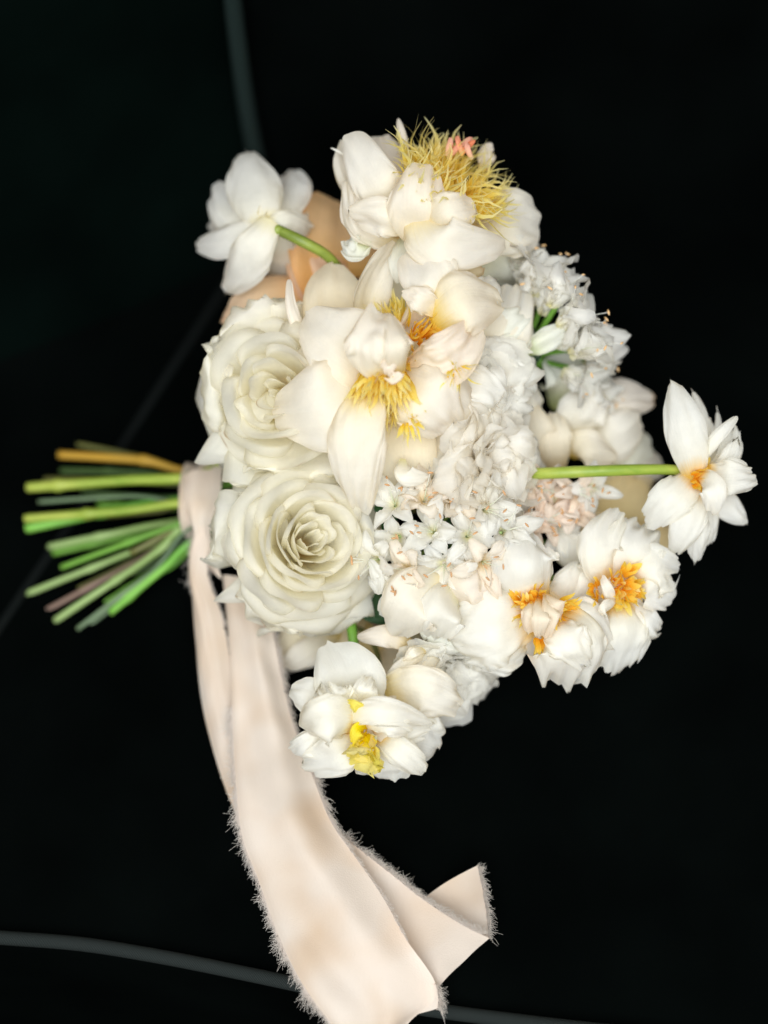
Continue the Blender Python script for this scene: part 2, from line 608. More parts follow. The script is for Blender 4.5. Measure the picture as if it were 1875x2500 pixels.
            rho = R * (0.045 + 0.10 * f) * r.uniform(0.8, 1.2)
            tb = v * 1.0
            P0 = np.array([0.03 * R, -depth * R])
            P1 = np.array([rim * (0.90 - 0.12 * f), -depth * R * (0.80 - 0.45 * f)])
            P2 = np.array([rim, zr])
            vb = 0.76
            s = np.clip(v / vb, 0, 1)[:, None] * L[None, :]
            rr = (1 - s) ** 2 * P0[0] + 2 * s * (1 - s) * P1[0] + s ** 2 * P2[0]
            zz = (1 - s) ** 2 * P0[1] + 2 * s * (1 - s) * P1[1] + s ** 2 * P2[1]
            se = L
            dr = 2 * (1 - se) * (P1[0] - P0[0]) + 2 * se * (P2[0] - P1[0])
            dz = 2 * (1 - se) * (P1[1] - P0[1]) + 2 * se * (P2[1] - P1[1])
            a0 = np.arctan2(dr, dz)                       # angle from the axis at the rim
            q = np.clip((v - vb) / (1 - vb), 0, 1)[:, None]
            ang = a0[None, :] + q * curl[None, :]
            # arc past the rim
            ck = curl[None, :] + 1e-3
            ln = rho * 1.7
            rr = rr + np.where(q > 0, ln / ck * (np.cos(a0)[None, :] - np.cos(ang)), 0)
            zz = zz + np.where(q > 0, ln / ck * (np.sin(ang) - np.sin(a0)[None, :]), 0)
            wp = 0.25 + 0.75 * np.sin(np.pi / 2 * np.clip(v / 0.6, 0, 1)) ** 0.9
            wp = wp * (1 - 0.10 * sstep(0.8, 1, v))
            th = th0 + u[None, :] * span * wp[:, None]
            wl = Wob(seed * 77 + k, 0.8, 2.2)
            U = np.broadcast_to(u, (nv, nu))
            V = np.broadcast_to(v[:, None], (nv, nu))
            rr = rr + R * 0.018 * (0.5 + f) * wl(U, V * 1.3) * V + R * 0.007 * Wob(seed * 55 + k, 2, 4)(U, V) * V ** 3
            tl, tp = R * r.uniform(0.0, 0.07), r.uniform(0, 6.3)
            zz = zz + tl * np.cos(th - tp) * V + R * 0.03 * Wob(seed * 99 + k, 0.8, 2.5)(U, V) * V
            off = R * 0.03 * r.normal(size=2) * (0.3 + f)
            pts = c + (rr * np.cos(th) + off[0])[..., None] * e1 + (rr * np.sin(th) + off[1])[..., None] * e2 + zz[..., None] * axis
            self.add('petal', grid_mesh('petal', pts - self.base, np.stack([(U + 1) / 2, V], -1)), mat)

    # -- a ring of petals round an axis
    def ring(self, c, axis, R, n, mat, a1=30, a2=60, w=0.45, th0=0.0, jit=0.15, r0=0.04, name='petal', parent=None, **kw):
        e1 = nrm(np.cross(axis, [0.25, 0.85, 0.2]))
        e2 = np.cross(axis, e1)
        for k in range(n):
            th = th0 + 2 * math.pi * k / n + RNG.uniform(-jit, jit) * 2
            o = math.cos(th) * e1 + math.sin(th) * e2
            s = R * RNG.uniform(1 - jit, 1 + jit)
            A1 = math.radians(a1 + RNG.uniform(-1, 1) * jit * 60)
            A2 = math.radians(a2 + RNG.uniform(-1, 1) * jit * 90)
            b = c + o * r0 * R
            m = b + s * 0.5 * (o * math.sin(A1) + axis * math.cos(A1))
            t = m + s * 0.5 * (o * math.sin(A2) + axis * math.cos(A2))
            Am = (A1 + A2) / 2
            nn = -o * math.cos(Am) + axis * math.sin(Am)
            self.petal([b, m, t], w * R * RNG.uniform(0.85, 1.15), nn, mat, world=True, name=name, parent=parent, **kw)

    # -- fringe of yellow stamens
    def stamens(self, c, axis, n, ln, r0, spread, wid=0.0006, mat='stamen', name='stamens', hel=0.12, curl=0.5):
        e1 = nrm(np.cross(axis, [0.25, 0.85, 0.2]))
        e2 = np.cross(axis, e1)
        b = Bag()
        for k in range(n):
            th = RNG.uniform(0, 2 * math.pi)
            q = math.sqrt(RNG.uniform(0.02, 1))
            o = math.cos(th) * e1 + math.sin(th) * e2
            base = c + o * q * r0
            d = nrm(axis + o * q * spread + RNG.normal(size=3) * 0.10)
            l = ln * RNG.uniform(0.7, 1.12)
            side = nrm(np.cross(d, RNG.normal(size=3)))
            tt = np.linspace(0, 1, 9)[:, None]
            side2 = np.cross(d, side)
            bend = side * RNG.normal() * 0.22 * curl * 2 + axis * RNG.uniform(-0.15, 0.2)
            ph, fq = RNG.uniform(0, 6.3), RNG.uniform(2.5, 6.5)
            pts = base + d * l * tt + bend * l * tt ** 2 + (side * np.cos(ph + fq * tt) + side2 * np.sin(ph + fq * tt)) * l * hel * tt ** 2.2
            ww = wid * RNG.uniform(0.7, 1.4) * np.array([0.8, 1.0, 1.15, 1.2, 1.1, 1.0, 0.85, 0.6, 0.15])
            b.strip(pts, ww, nrm(np.cross(d, RNG.normal(size=3))))
        return b.build(name, M[mat], self.o, kind='stuff')

    def stem(self, pts, r, mat, name='stem', n=40, parent=None, node=None):
        pts = [P(*q) for q in pts]
        V, F, uv = tube_arrays(pts, np.array(r) * PX if np.ndim(r) else r * PX, 12, True, n)
        me = poly_mesh(name, np.asarray(V) - self.base, F, uv)
        return self.add(name, me, 'stem_' + mat, parent)


# binding point of the bouquet and where each cut end lies (photo x, y, mm)
BIND = (505, 1222, -92)


def run_stem(F, start, end, mat, r=10, via=None, spread=(0, 0, 0)):
    """from the flower through the binding to the cut end"""
    jr = np.random.RandomState(int(abs(end[0] * 7 + end[1] * 13)))
    b = (BIND[0] + spread[0], BIND[1] + spread[1] * 1.3, BIND[2] + spread[2])
    s = np.array(start, float)
    bb = np.array(b, float)
    m = s * 0.45 + bb * 0.55 + np.array([30, 0, -6])
    pts = [start] + ([via] if via else []) + [tuple(m), b]
    e = np.array(end, float)
    pts += [tuple(bb * 0.55 + e * 0.45 + jr.uniform(-1, 1, 3) * np.array([8, 7, 3])), end]
    r = r * 0.9
    rr = np.ones(60) * r * 1.05 + 0.05 * r * np.sin(np.linspace(0, 19, 60) + jr.uniform(0, 6))
    kn = jr.randint(44, 57)
    rr[kn] += r * 0.35      # a node where a leaf was stripped
    rr[kn - 1] += r * 0.15
    F.stem(pts, rr, mat, n=60)
    # pale slanted cut
    p0, p1 = P(*end), P(*pts[-2])
    d = nrm(p0 - p1)
    a = nrm(np.cross(d, [0.2, 0.3, 0.9]))
    bb_ = np.cross(d, a)
    V = [p0 + d * 0.0004] + [p0 + d * 0.0003 + r * PX * 0.93 * (math.cos(t) * a + math.sin(t) * bb_) for t in np.linspace(0, 2 * math.pi, 12, endpoint=False)]
    Fc = [(0, 1 + i, 1 + (i + 1) % 12) for i in range(12)]
    F.add('cut_end', poly_mesh('cut_end', np.asarray(V) - F.base, Fc, [(0.5, 0.5)] * 13), 'cut')


# ------------------------------------------------------------------ armchair the bouquet lies on
def velvet(name, base, sheen, tint, rough=0.75):
    m, nt, out = nodes(name)
    N, L = nt.nodes, nt.links
    tc = N.new('ShaderNodeTexCoord')
    nz = N.new('ShaderNodeTexNoise')
    nz.inputs['Scale'].default_value = 900
    nz.inputs['Detail'].default_value = 3
    L.new(tc.outputs['Object'], nz.inputs['Vector'])
    nb = N.new('ShaderNodeTexNoise')
    nb.inputs['Scale'].default_value = 9
    nb.inputs['Detail'].default_value = 3
    L.new(tc.outputs['Object'], nb.inputs['Vector'])
    cr = N.new('ShaderNodeValToRGB')
    cr.color_ramp.elements[0].position = 0.35
    cr.color_ramp.elements[1].position = 0.7
    cr.color_ramp.elements[0].color = (*[c * 0.7 for c in base], 1)
    cr.color_ramp.elements[1].color = (*[c * 1.35 for c in base], 1)
    L.new(nb.outputs['Fac'], cr.inputs[0])
    pr = N.new('ShaderNodeBsdfPrincipled')
    pr.inputs['Roughness'].default_value = rough
    pr.inputs['Specular IOR Level'].default_value = 0.0
    pr.inputs['Sheen Weight'].default_value = sheen
    pr.inputs['Sheen Roughness'].default_value = 0.4
    pr.inputs['Sheen Tint'].default_value = (*tint, 1)
    L.new(cr.outputs[0], pr.inputs['Base Color'])
    bp = N.new('ShaderNodeBump')
    bp.inputs['Strength'].default_value = 0.4
    bp.inputs['Distance'].default_value = 0.001
    L.new(nz.outputs['Fac'], bp.inputs['Height'])
    L.new(bp.outputs[0], pr.inputs['Normal'])
    L.new(pr.outputs[0], out.inputs[0])
    return m


def cord_mat(name, c0, c1, n_rep):
    """knitted piping cord: fine slanted ribs"""
    m, nt, out = nodes(name)
    N, L = nt.nodes, nt.links
    uv = N.new('ShaderNodeUVMap')
    mp = N.new('ShaderNodeMapping')
    mp.inputs['Scale'].default_value = (6, n_rep, 1)
    mp.inputs['Rotation'].default_value = (0, 0, 0.0)
    L.new(uv.outputs[0], mp.inputs[0])
    wv = N.new('ShaderNodeTexWave')
    wv.wave_type = 'BANDS'
    wv.bands_direction = 'DIAGONAL'
    wv.inputs['Scale'].default_value = 1.0
    wv.inputs['Distortion'].default_value = 1.0
    wv.inputs['Detail'].default_value = 2
    L.new(mp.outputs[0], wv.inputs['Vector'])
    cr = N.new('ShaderNodeValToRGB')
    cr.color_ramp.elements[0].color = (*c0, 1)
    cr.color_ramp.elements[1].color = (*c1, 1)
    L.new(wv.outputs['Fac'], cr.inputs[0])
    pr = N.new('ShaderNodeBsdfPrincipled')
    pr.inputs['Roughness'].default_value = 0.8
    pr.inputs['Specular IOR Level'].default_value = 0.15
    L.new(cr.outputs[0], pr.inputs['Base Color'])
    bp = N.new('ShaderNodeBump')
    bp.inputs['Strength'].default_value = 0.6
    bp.inputs['Distance'].default_value = 0.001
    L.new(wv.outputs['Fac'], bp.inputs['Height'])
    L.new(bp.outputs[0], pr.inputs['Normal'])
    L.new(pr.outputs[0], out.inputs[0])
    return m


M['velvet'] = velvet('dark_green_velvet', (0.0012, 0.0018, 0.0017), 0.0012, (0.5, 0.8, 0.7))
M['velvet_lit'] = velvet('lit_backrest_velvet', (0.0012, 0.0030, 0.0025), 0.003, (0.4, 0.8, 0.7))  # lit copy of the velvet: light on the left panel put into the colour
M['cord'] = cord_mat('piping_cord', (0.006, 0.010, 0.010), (0.030, 0.036, 0.035), 1500)
M['cord_back'] = cord_mat('backrest_piping_cord', (0.006, 0.013, 0.012), (0.013, 0.026, 0.024), 300)
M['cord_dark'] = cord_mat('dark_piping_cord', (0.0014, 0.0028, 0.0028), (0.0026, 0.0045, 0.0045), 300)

chair = bpy.data.objects.new('armchair', None)
COL.objects.link(chair)
chair['label'] = 'dark green velvet armchair with corded piping under the bouquet'
chair['category'] = 'armchair'

front = np.array([S(x, y) for x, y in [(-4200, 2120), (-2200, 2185), (-1000, 2235), (-500, 2258), (-200, 2276), (0, 2290), (200, 2306), (400, 2338), (600, 2378), (800, 2420), (1000, 2458), (1250, 2492), (1600, 2530), (2400, 2600), (3600, 2700), (5200, 2850)]])
YB = S(650, 600)[1]        # where the seat meets the backrest
tt = np.linspace(0, 1, 200)
fe = crom(front, tt)
rows = []
depth_rows = np.linspace(0, 1, 50) ** 1.2
for k in depth_rows:       # from the front seam to under the backrest, slightly crowned
    q = fe.copy()
    q[:, 1] = fe[:, 1] + (YB + 0.06 - fe[:, 1]) * k
    q[:, 2] = -0.004 * math.exp(-k * 30) + 0.0 * k
    rows.append(q)
fr = []
for k in np.linspace(1, 0, 24)[:-1]:   # front face falls away below the seam
    q = fe.copy()
    q[:, 1] = fe[:, 1] - 0.010 * math.sin(math.pi * min(1, k * 1.2)) + 0.0
    q[:, 2] = -0.004 - 0.45 * k
    fr.append(q)
allr = np.array(fr + rows)
uvs = np.stack(np.meshgrid(np.linspace(0, 1, allr.shape[1]), np.linspace(0, 1, allr.shape[0])), -1)
seat = link('seat_cushion', grid_mesh('seat_cushion', allr, uvs), M['velvet'], chair)


def cord(name, pts, r, mat, parent, n=160):
    V, F, uv = tube_arrays(pts, r, 12, True, n)
    return link(name, poly_mesh(name, V, F, uv), M[mat], parent)


pf = front.copy()
pf[:, 2] += 0.001
cord('piping', pf, 0.0038, 'cord', seat, 500)
sd = np.array([S(x, y) for x, y in [(600, 620), (520, 745), (400, 930), (300, 1085), (150, 1310), (0, 1530), (-300, 1980)]])
cord('piping', sd, 0.003, 'cord_dark', seat)

g = np.array([[(-4, -4, -0.452), (4, -4, -0.452)], [(-4, 4, -0.452), (4, 4, -0.452)]], float)
floor = link('floor', grid_mesh('floor', g, np.array([[(0, 0), (1, 0)], [(0, 1), (1, 1)]], float)), M['velvet'], None, kind='structure')
floor['label'] = 'dark floor under the armchair'

# backrest: two upholstered panels meeting at a corded seam, leaning back a little
LEAN = math.tan(math.radians(14))


def B(x, y, off=0.0):
    """the point of the leaning backrest seen at a place of the photograph"""
    d = ray(x, y)
    k = (YB + off - CAM[1] + LEAN * CAM[2]) / (d[1] - LEAN * d[2])
    return CAM + d * k


wl = np.array([B(x, y, -0.004) for x, y in [(545, -260), (562, -60), (580, 100), (602, 260), (632, 420), (668, 600)]])
wz = np.linspace(-0.02, 0.60, 40)
wx = np.interp(wz, wl[::-1, 2], wl[::-1, 0])


def panel(name, sgn, far, bulge, turn, mat):
    g = np.zeros((40, 40, 3))
    for i, z in enumerate(wz):
        for j, s in enumerate(np.linspace(0, 1, 40)):
            x = wx[i] + sgn * (0.002 + far * s)
            y = YB + LEAN * z - bulge * math.sin(math.pi * min(1, s * 1.0) ** 0.6) * 1.0 + turn * s + 0.010 * math.exp(-s * 25)
            g[i, j] = (x, y, z)
    uv = np.stack(np.meshgrid(np.linspace(0, 1, 40), np.linspace(0, 1, 40)), -1)
    return link(name, grid_mesh(name, g, uv), M[mat], chair)


bl = panel('backrest', -1, 0.90, 0.012, -0.45, 'velvet_lit')
br = panel('backrest', 1, 1.10, 0.012, 0.16, 'velvet')  # darker velvet than the left panel, its shade painted in
cord('piping', wl, 0.0056, 'cord_back', bl, 120)

# ------------------------------------------------------------------ the flowers
# --- top peony with the yellow fringe
F = Flower('peony', P(1010, 590, -25), 'open white peony with a yellow stamen fringe and coral centre at the bouquet tip', 'peony', 'peonies of the bouquet')
F.petal([(1000, 600, -30), (925, 500, -28), (880, 430, -22)], 80, (0.5, 0.2, 1), 'peony_cream', cup=0.7)
F.petal([(1010, 520, -35), (945, 410, -32), (925, 325, -30)], 55, (0.5, 0.0, 1), 'blush', cup=0.7, ruf=0.12)
F.petal([(1000, 540, -20), (858, 450, -16), (842, 345, -18)], 40, (0.4, 0.1, 1), 'peony', cup=0.8)
F.petal([(1005, 495, -10), (925, 455, 6), (862, 312, 2)], 60, (-0.1, -0.4, 1), 'peony', cup=-0.75, low=0.05, a=0.5, wb=0.5)
F.petal([(985, 600, -12), (872, 560, -4), (850, 440, -6)], 32, (0.5, 0.1, 1), 'peony', cup=0.7, ruf=0.14)
F.petal([(1018, 560, 0), (940, 535, 14), (858, 528, 4)], 50, (-0.1, -0.4, 1), 'peony', cup=-0.8, wb=0.2, a=0.4)
F.petal([(900, 590, -8), (870, 610, -2), (842, 590, -8)], 30, (-0.2, 0.3, 1), 'greenish', cup=0.6, ruf=0.2)
F.petal([(1000, 420, -20), (985, 350, -16), (972, 288, -16)], 11, (0.2, 0, 1), 'blush', cup=0.5)
F.petal([(850, 385, -10), (826, 370, -8), (806, 360, -8)], 3, (0.2, 0, 1), 'white', cup=0.3, nu=5, nv=8, name='tendril')
F.petal([(1180, 420, -30), (1190, 370, -26), (1205, 360, -24)], 22, (0.2, 0, 1), 'blush', cup=0.5, ruf=0.2)
F.petal([(1130, 560, -25), (1225, 545, -16), (1322, 545, -26)], 84, (0.35, 0.1, 1), 'peony', cup=0.5, low=0.06, wb=0.35)
F.petal([(1130, 610, -30), (1200, 650, -30), (1262, 690, -45)], 78, (0.3, -0.6, 0.8), 'greenish', cup=-0.6)
F.petal([(1055, 600, -6), (1030, 500, 22), (1042, 404, 16)], 74, (0.05, 0.0, 1), 'peony', cup=-0.75, ruf=0.06, wb=0.5)
F.petal([(1050, 570, 8), (1095, 520, 26), (1158, 500, 18)], 48, (0.0, -0.1, 1), 'peony', cup=-0.55, jag=0.03, wt=0.9, a=0.25)
F.petal([(1022, 520, 10), (1075, 600, 26), (1228, 608, 8)], 72, (0.1, -0.45, 1), 'peony', cup=-0.75, low=0.1, wb=0.45, a=0.5)
F.petal([(1030, 560, -5), (1090, 660, 4), (1180, 655, 0)], 48, (0.1, -0.6, 1), 'peony_cream', cup=-0.5)
F.petal([(1000, 560, -15), (985, 640, 2), (985, 700, -2)], 36, (-0.1, -0.2, 1), 'greenish', cup=-0.7)
ax = D3(0.42, 0.62, 0.60)
cst = P(1078, 482, -12)
F.stamens(cst, ax, 360, 0.028, 0.019, 1.15, wid=0.00092, hel=0.26, curl=0.35)
for k in range(7):
    t = k * 0.9
    c = P(1122 + 26 * math.cos(t), 350 + 9 * math.sin(t), -3 + 4 * math.sin(t * 2))
    dd = D3(RNG.uniform(-0.6, 0.7), 0.7, 0.7)
    F.petal([c - dd * 0.009, c - dd * 0.002, c + dd * 0.0025 + D3(1, 0, 0) * RNG.uniform(-0.002, 0.002)], 0.0022, D3(-0.2, -0.3, 1), 'carpel', world=True, cup=-1.3, name='carpel', nu=9, nv=10, wb=0.7, wt=0.8, ruf=0.3, low=0.3)
run_stem(F, (1010, 590, -28), (190, 1085, -125), 'olive', 8, spread=(0, -55, -14))

# --- peach bloom behind
F = Flower('peach_rose', P(800, 740, -60), 'blurred peach rose behind the cream petals beside the curved green stem', 'rose')
F.petal([(900, 770, -66), (828, 650, -52), (842, 490, -66)], 124, (0.2, 0.0, 1), 'peach', cup=0.7, wb=0.5, low=0.05, ruf=0.02)
F.petal([(900, 770, -62), (775, 665, -46), (738, 590, -54)], 68, (-0.1, 0.1, 1), 'peach', cup=-0.5, wb=0.5, low=0.12, ruf=0.06)
F.petal([(790, 720, -58), (650, 732, -42), (546, 782, -52)], 72, (-0.2, 0.2, 1), 'peach', cup=-0.6, wb=0.55, low=0.05, ruf=0.02)
F.petal([(760, 840, -66), (640, 820, -62), (545, 825, -66)], 50, (-0.1, 0.2, 1), 'peach', cup=-0.5, low=0.05)
F.petal([(840, 760, -66), (770, 720, -70), (720, 690, -74)], 70, (-0.2, 0.2, 1), 'peach', cup=0.5, low=0.05)
F.petal([(880, 730, -58), (878, 690, -40), (874, 678, -40)], 18, (0.2, 0.2, 1), 'stem_brown', cup=0.4, name='sepal', jag=0.2)
run_stem(F, (820, 750, -64), (145, 1110, -118), 'ochre', 13, spread=(-10, -62, 2))

# --- narcissus turned away
F = Flower('narcissus', P(655, 548, -34), 'white narcissus seen from behind on a bent green stem', 'narcissus', 'double narcissi of the bouquet')
F.petal([(652, 540, -22), (700, 480, -46), (690, 425, -74)], 58, (0, 0, 1), 'narc_back', wb=0.5, cup=0.5)
F.petal([(655, 545, -20), (700, 530, -34), (728, 500, -58)], 44, (0, 0, 1), 'narc_back', wb=0.5, cup=0.4)
F.petal([(640, 545, -22), (565, 520, -42), (535, 444, -64)], 52, (-0.2, 0, 1), 'narc_back', wb=0.5, cup=-0.5)
F.petal([(640, 550, -24), (560, 540, -48), (508, 555, -74)], 30, (-0.2, 0, 1), 'narc_back', wb=0.5, cup=-0.4)
F.petal([(645, 545, -20), (618, 460, -30), (602, 378, -58)], 68, (-0.1, 0.1, 1), 'narc_back', wb=0.5, cup=-0.75, mucro=0.05, ruf=0.03)
F.petal([(650, 560, -18), (560, 585, -30), (482, 592, -54)], 42, (-0.2, 0, 1), 'narc_back', wb=0.5, cup=-0.7, ruf=0.02)
F.petal([(655, 548, -18), (712, 542, -24), (760, 562, -44)], 36, (0.2, 0, 1), 'narc_back', wb=0.5, cup=-0.6, jag=0.03)
F.petal([(655, 560, -22), (672, 620, -40), (655, 672, -68)], 58, (0.0, -0.3, 1), 'narc_back', wb=0.5, cup=-0.6, ruf=0.03)
F.petal([(660, 535, -16), (606, 620, -16), (552, 712, -48)], 58, (-0.2, -0.1, 1), 'narc_back', wb=0.5, cup=-1.0, mucro=0.05, ruf=0.03)
F.stem([(668, 556, -20), (735, 588, -16), (800, 626, -22), (842, 682, -34), (866, 760, -46), (880, 820, -52)], [13, 14, 13, 13, 13, 13], 'leafgreen')
F.stem([(640, 536, -40), (652, 546, -28), (668, 556, -20), (685, 566, -17)], [22, 19, 15, 13], 'leafgreen', 'calyx_tube', n=12)

run_stem(F, (880, 810, -48), (150, 1150, -122), 'dark', 11, spread=(10, -40, 4))

# --- upper garden rose
F = Flower('garden_rose', P(700, 985, -45), 'cream garden rose half covered by the big peony petals', 'rose', 'garden roses of the bouquet')
F.rose(P(690, 965, -4), D3(-0.20, 0.02, 1), 0.050, 31, 'rose', seed=11, twist=0.6)
for sp, w, kw in [
    ([(640, 955, -36), (545, 945, -8), (508, 945, -2), (488, 945, -14)], 104, dict(n=(-0.5, 0, 1), cup=-0.35)),
    ([(690, 920, -36), (605, 805, -10), (580, 775, -4), (566, 760, -14)], 88, dict(n=(-0.4, 0.4, 1), cup=-0.35)),
    ([(660, 1030, -38), (560, 1085, -12), (466, 1136, -14)], 84, dict(n=(-0.3, -0.3, 1), cup=-0.45, a=0.75, p=1.25)),
    ([(720, 1040, -36), (690, 1155, -10), (682, 1200, -4), (678, 1224, -14)], 140, dict(n=(0.0, -0.4, 1), cup=-0.4)),
    ([(720, 880, -36), (690, 780, -12), (682, 745, -8), (680, 730, -14)], 62, dict(n=(-0.1, 0.5, 1), cup=-0.4)),
    ([(660, 975, -26), (590, 975, 2), (560, 978, 7), (542, 980, -3)], 96, dict(n=(-0.5, 0, 1), cup=-0.4)),
    ([(730, 1040, -24), (726, 1125, 3), (724, 1155, 8), (722, 1176, -1)], 118, dict(n=(0.0, -0.4, 1), cup=-0.4)),
]:
    F.petal(sp, w, mat='rose', **{**dict(low=0.06, ruf=0.05, a=0.26, p=3.2, wb=0.4, wt=0.93, nv=30), **kw})
run_stem(F, (700, 990, -48), (68, 1190, -98), 'yellow', 15, spread=(-20, -48, 16))

# --- lower garden rose
F = Flower('garden_rose', P(740, 1350, -40), 'fully open ivory garden rose above the ribbon tails', 'rose', 'garden roses of the bouquet')
F.rose(P(748, 1325, 4), D3(0.30, 0.16, 1), 0.044, 44, 'rose', seed=23, twist=2.2, zc=0.34, pr=0.85)
for sp, w, kw in [
    ([(670, 1310, -36), (565, 1298, -10), (528, 1290, -4), (510, 1286, -14)], 94, dict(n=(-0.5, 0, 1), cup=-0.35, jag=0.015)),
    ([(690, 1290, -36), (625, 1210, -16), (602, 1184, -12), (592, 1172, -18)], 62, dict(n=(-0.4, 0.5, 1), cup=-0.35)),
    ([(700, 1385, -36), (605, 1435, -10), (524, 1462, -12)], 70, dict(n=(-0.3, -0.3, 1), cup=-0.5, a=0.75, p=1.25)),
    ([(745, 1390, -38), (762, 1490, -16), (767, 1528, -12), (770, 1548, -20)], 130, dict(n=(0.0, -0.5, 1), cup=-0.3)),
    ([(830, 1370, -36), (850, 1450, -26), (880, 1500, -30)], 72, dict(n=(0.2, -0.5, 1), cup=-0.3)),
    ([(675, 1308, -24), (618, 1300, 2), (586, 1300, 8), (570, 1300, -2)], 92, dict(n=(-0.5, 0, 1), cup=-0.4)),
    ([(720, 1400, -30), (670, 1480, -4), (652, 1510, 0), (644, 1526, -9)], 92, dict(n=(-0.2, -0.4, 1), cup=-0.4)),
]:
    F.petal(sp, w, mat='rose', **{**dict(low=0.06, ruf=0.05, a=0.26, p=3.2, wb=0.4, wt=0.93, nv=30), **kw})
run_stem(F, (740, 1360, -44), (62, 1266, -92), 'yellow', 13, spread=(-15, 5, 20))

# --- the big peony in the middle
F = Flower('peony', P(950, 930, -25), 'largest white peony in the middle, spreading petals round yellow stamens', 'peony', 'peonies of the bouquet')
F.petal([(850, 900, -25), (818, 740, -10), (812, 646, -18)], 86, (0.1, 0.2, 1), 'peony_cream', cup=0.45, low=0.05, ruf=0.03, a=0.55, mucro=0.04)
F.petal([(790, 880, -12), (722, 780, 4), (706, 682, 2)], 17, (0.3, 0.1, 1), 'blush', cup=-0.7, low=0.2)
F.petal([(940, 980, 2), (965, 1100, 10), (925, 1215, 0)], 95, (0.1, -0.2, 1), 'peony_cream', cup=0.3, wb=0.35)
F.petal([(985, 960, -5), (1040, 1080, 4), (1030, 1190, -8)], 80, (0.2, -0.2, 1), 'peony', cup=-0.4)
F.petal([(985, 960, -8), (1110, 1050, 6), (1160, 1150, -6)], 75, (0.2, -0.2, 1), 'peony', cup=-0.4)
F.petal([(935, 920, 8), (800, 880, 20), (722, 850, 14)], 50, (-0.1, -0.3, 1), 'peony', cup=-0.6, low=0.08)
F.petal([(950, 910, 10), (845, 845, 26), (750, 764, 16)], 100, (-0.05, 0.15, 1), 'peony', cup=0.22, low=0.05, ruf=0.03, wb=0.35, a=0.5)
F.petal([(950, 930, 10), (800, 995, 32), (668, 1020, 8)], 108, (-0.1, -0.1, 1), 'peony', cup=-0.42, low=0.05, ruf=0.04, wb=0.6, a=0.42)
F.petal([(950, 930, 2), (860, 1040, 14), (800, 1095, 4)], 70, (-0.1, -0.2, 1), 'peony_cream', cup=-0.4, low=0.05, wb=0.6)
F.petal([(955, 925, 12), (1035, 975, 34), (1115, 1050, 20)], 80, (0.1, -0.15, 1), 'peony', cup=-0.45, wb=0.5, ruf=0.08)
F.petal([(990, 920, 6), (1100, 965, 22), (1172, 1000, 10)], 62, (0.25, 0, 1), 'peony', cup=-0.5, wb=0.4)
F.petal([(975, 905, 12), (1080, 880, 34), (1160, 790, 24)], 60, (0.1, -0.1, 1), 'blush', cup=-0.2, ruf=0.14, crumple=0.16, a=0.35, rf=(1.5, 4))
F.petal([(895, 935, 22), (872, 1070, 40), (888, 1248, 12)], 72, (-0.15, 0, 1), 'peony', cup=-0.5, low=0.12, wb=0.4, a=0.42, p=2.4, ruf=0.08)
F.petal([(985, 1120, 12), (990, 1160, 22), (1050, 1170, 18)], 24, (0, 0, 1), 'white', cup=-0.4)
F.petal([(955, 930, 26), (915, 850, 52), (925, 762, 36)], 66, (-0.1, -0.1, 1), 'peony', cup=-0.4, ruf=0.14, crumple=0.08, a=0.3, pleat=0.015, rf=(1.2, 3))
F.petal([(975, 925, 28), (978, 850, 56), (952, 768, 40)], 36, (0.35, -0.1, 1), 'peony', cup=-0.7, ruf=0.06)
F.petal([(970, 900, 40), (960, 905, 48), (955, 915, 44)], 32, (0.1, -0.4, 1), 'blush', cup=-0.4, ruf=0.15)
F.petal([(1050, 960, -4), (1140, 1010, 10), (1185, 1110, 2)], 55, (0.2, 0, 1), 'white', cup=-0.4, ruf=0.14, wb=0.4)
F.petal([(1100, 930, 2), (1180, 940, 14), (1240, 990, 4)], 50, (0.3, 0.1, 1), 'white', cup=-0.4, ruf=0.16, wb=0.4)
F.petal([(1060, 1060, -2), (1110, 1130, 10), (1120, 1210, 0)], 62, (0.1, -0.1, 1), 'white', cup=-0.4, ruf=0.14, wb=0.4)
F.stamens(P(938, 915, 18), D3(0.0, -0.85, 0.50), 260, 0.026, 0.012, 0.40, wid=0.0010, hel=0.10, curl=0.2)
F.stamens(P(890, 900, 16), D3(-0.6, -0.3, 0.6), 30, 0.012, 0.006, 0.8, wid=0.0006)
F.stamens(P(1000, 1030, 30), D3(0.3, -0.8, 0.6), 18, 0.010, 0.004, 0.8, wid=0.0006)
F.stamens(P(1115, 905, 32), D3(0.4, -0.5, 0.6), 22, 0.010, 0.005, 1.0, wid=0.0006)
run_stem(F, (960, 940, -30), (65, 1290, -96), 'bright', 14, spread=(-10, -12, 10))

# --- second peony, above right of the middle one
F = Flower('peony', P(1050, 840, -22), 'white peony with cupped orange-hearted petals just above the largest peony', 'peony', 'peonies of the bouquet')
F.petal([(960, 850, -20), (945, 730, -20), (985, 620, -14)], 78, (0.2, 0.1, 1), 'greenish', cup=0.5)
F.petal([(915, 850, -12), (895, 720, 2), (962, 598, -2)], 56, (0.7, -0.2, 0.8), 'peony', cup=1.0, low=0.08, wb=0.5, a=0.4)
F.petal([(1110, 880, -20), (1230, 800, -8), (1255, 700, -20)], 80, (0.4, 0.2, 1), 'peony', cup=-0.5, ruf=0.1)
F.petal([(1150, 860, -20), (1235, 810, -10), (1290, 770, -18)], 60, (0.4, 0.1, 1), 'greenish', cup=-0.5, ruf=0.12)
F.petal([(1010, 890, -4), (1045, 800, 2), (1035, 705, 22)], 74, (0.05, -0.15, 1), 'peony', cup=0.75, wb=0.5, low=0.05)
F.petal([(1070, 770, 5), (1060, 690, 24), (996, 606, 14)], 60, (0.0, 0.2, 1), 'peony', cup=-0.35, a=0.35, low=0.1)
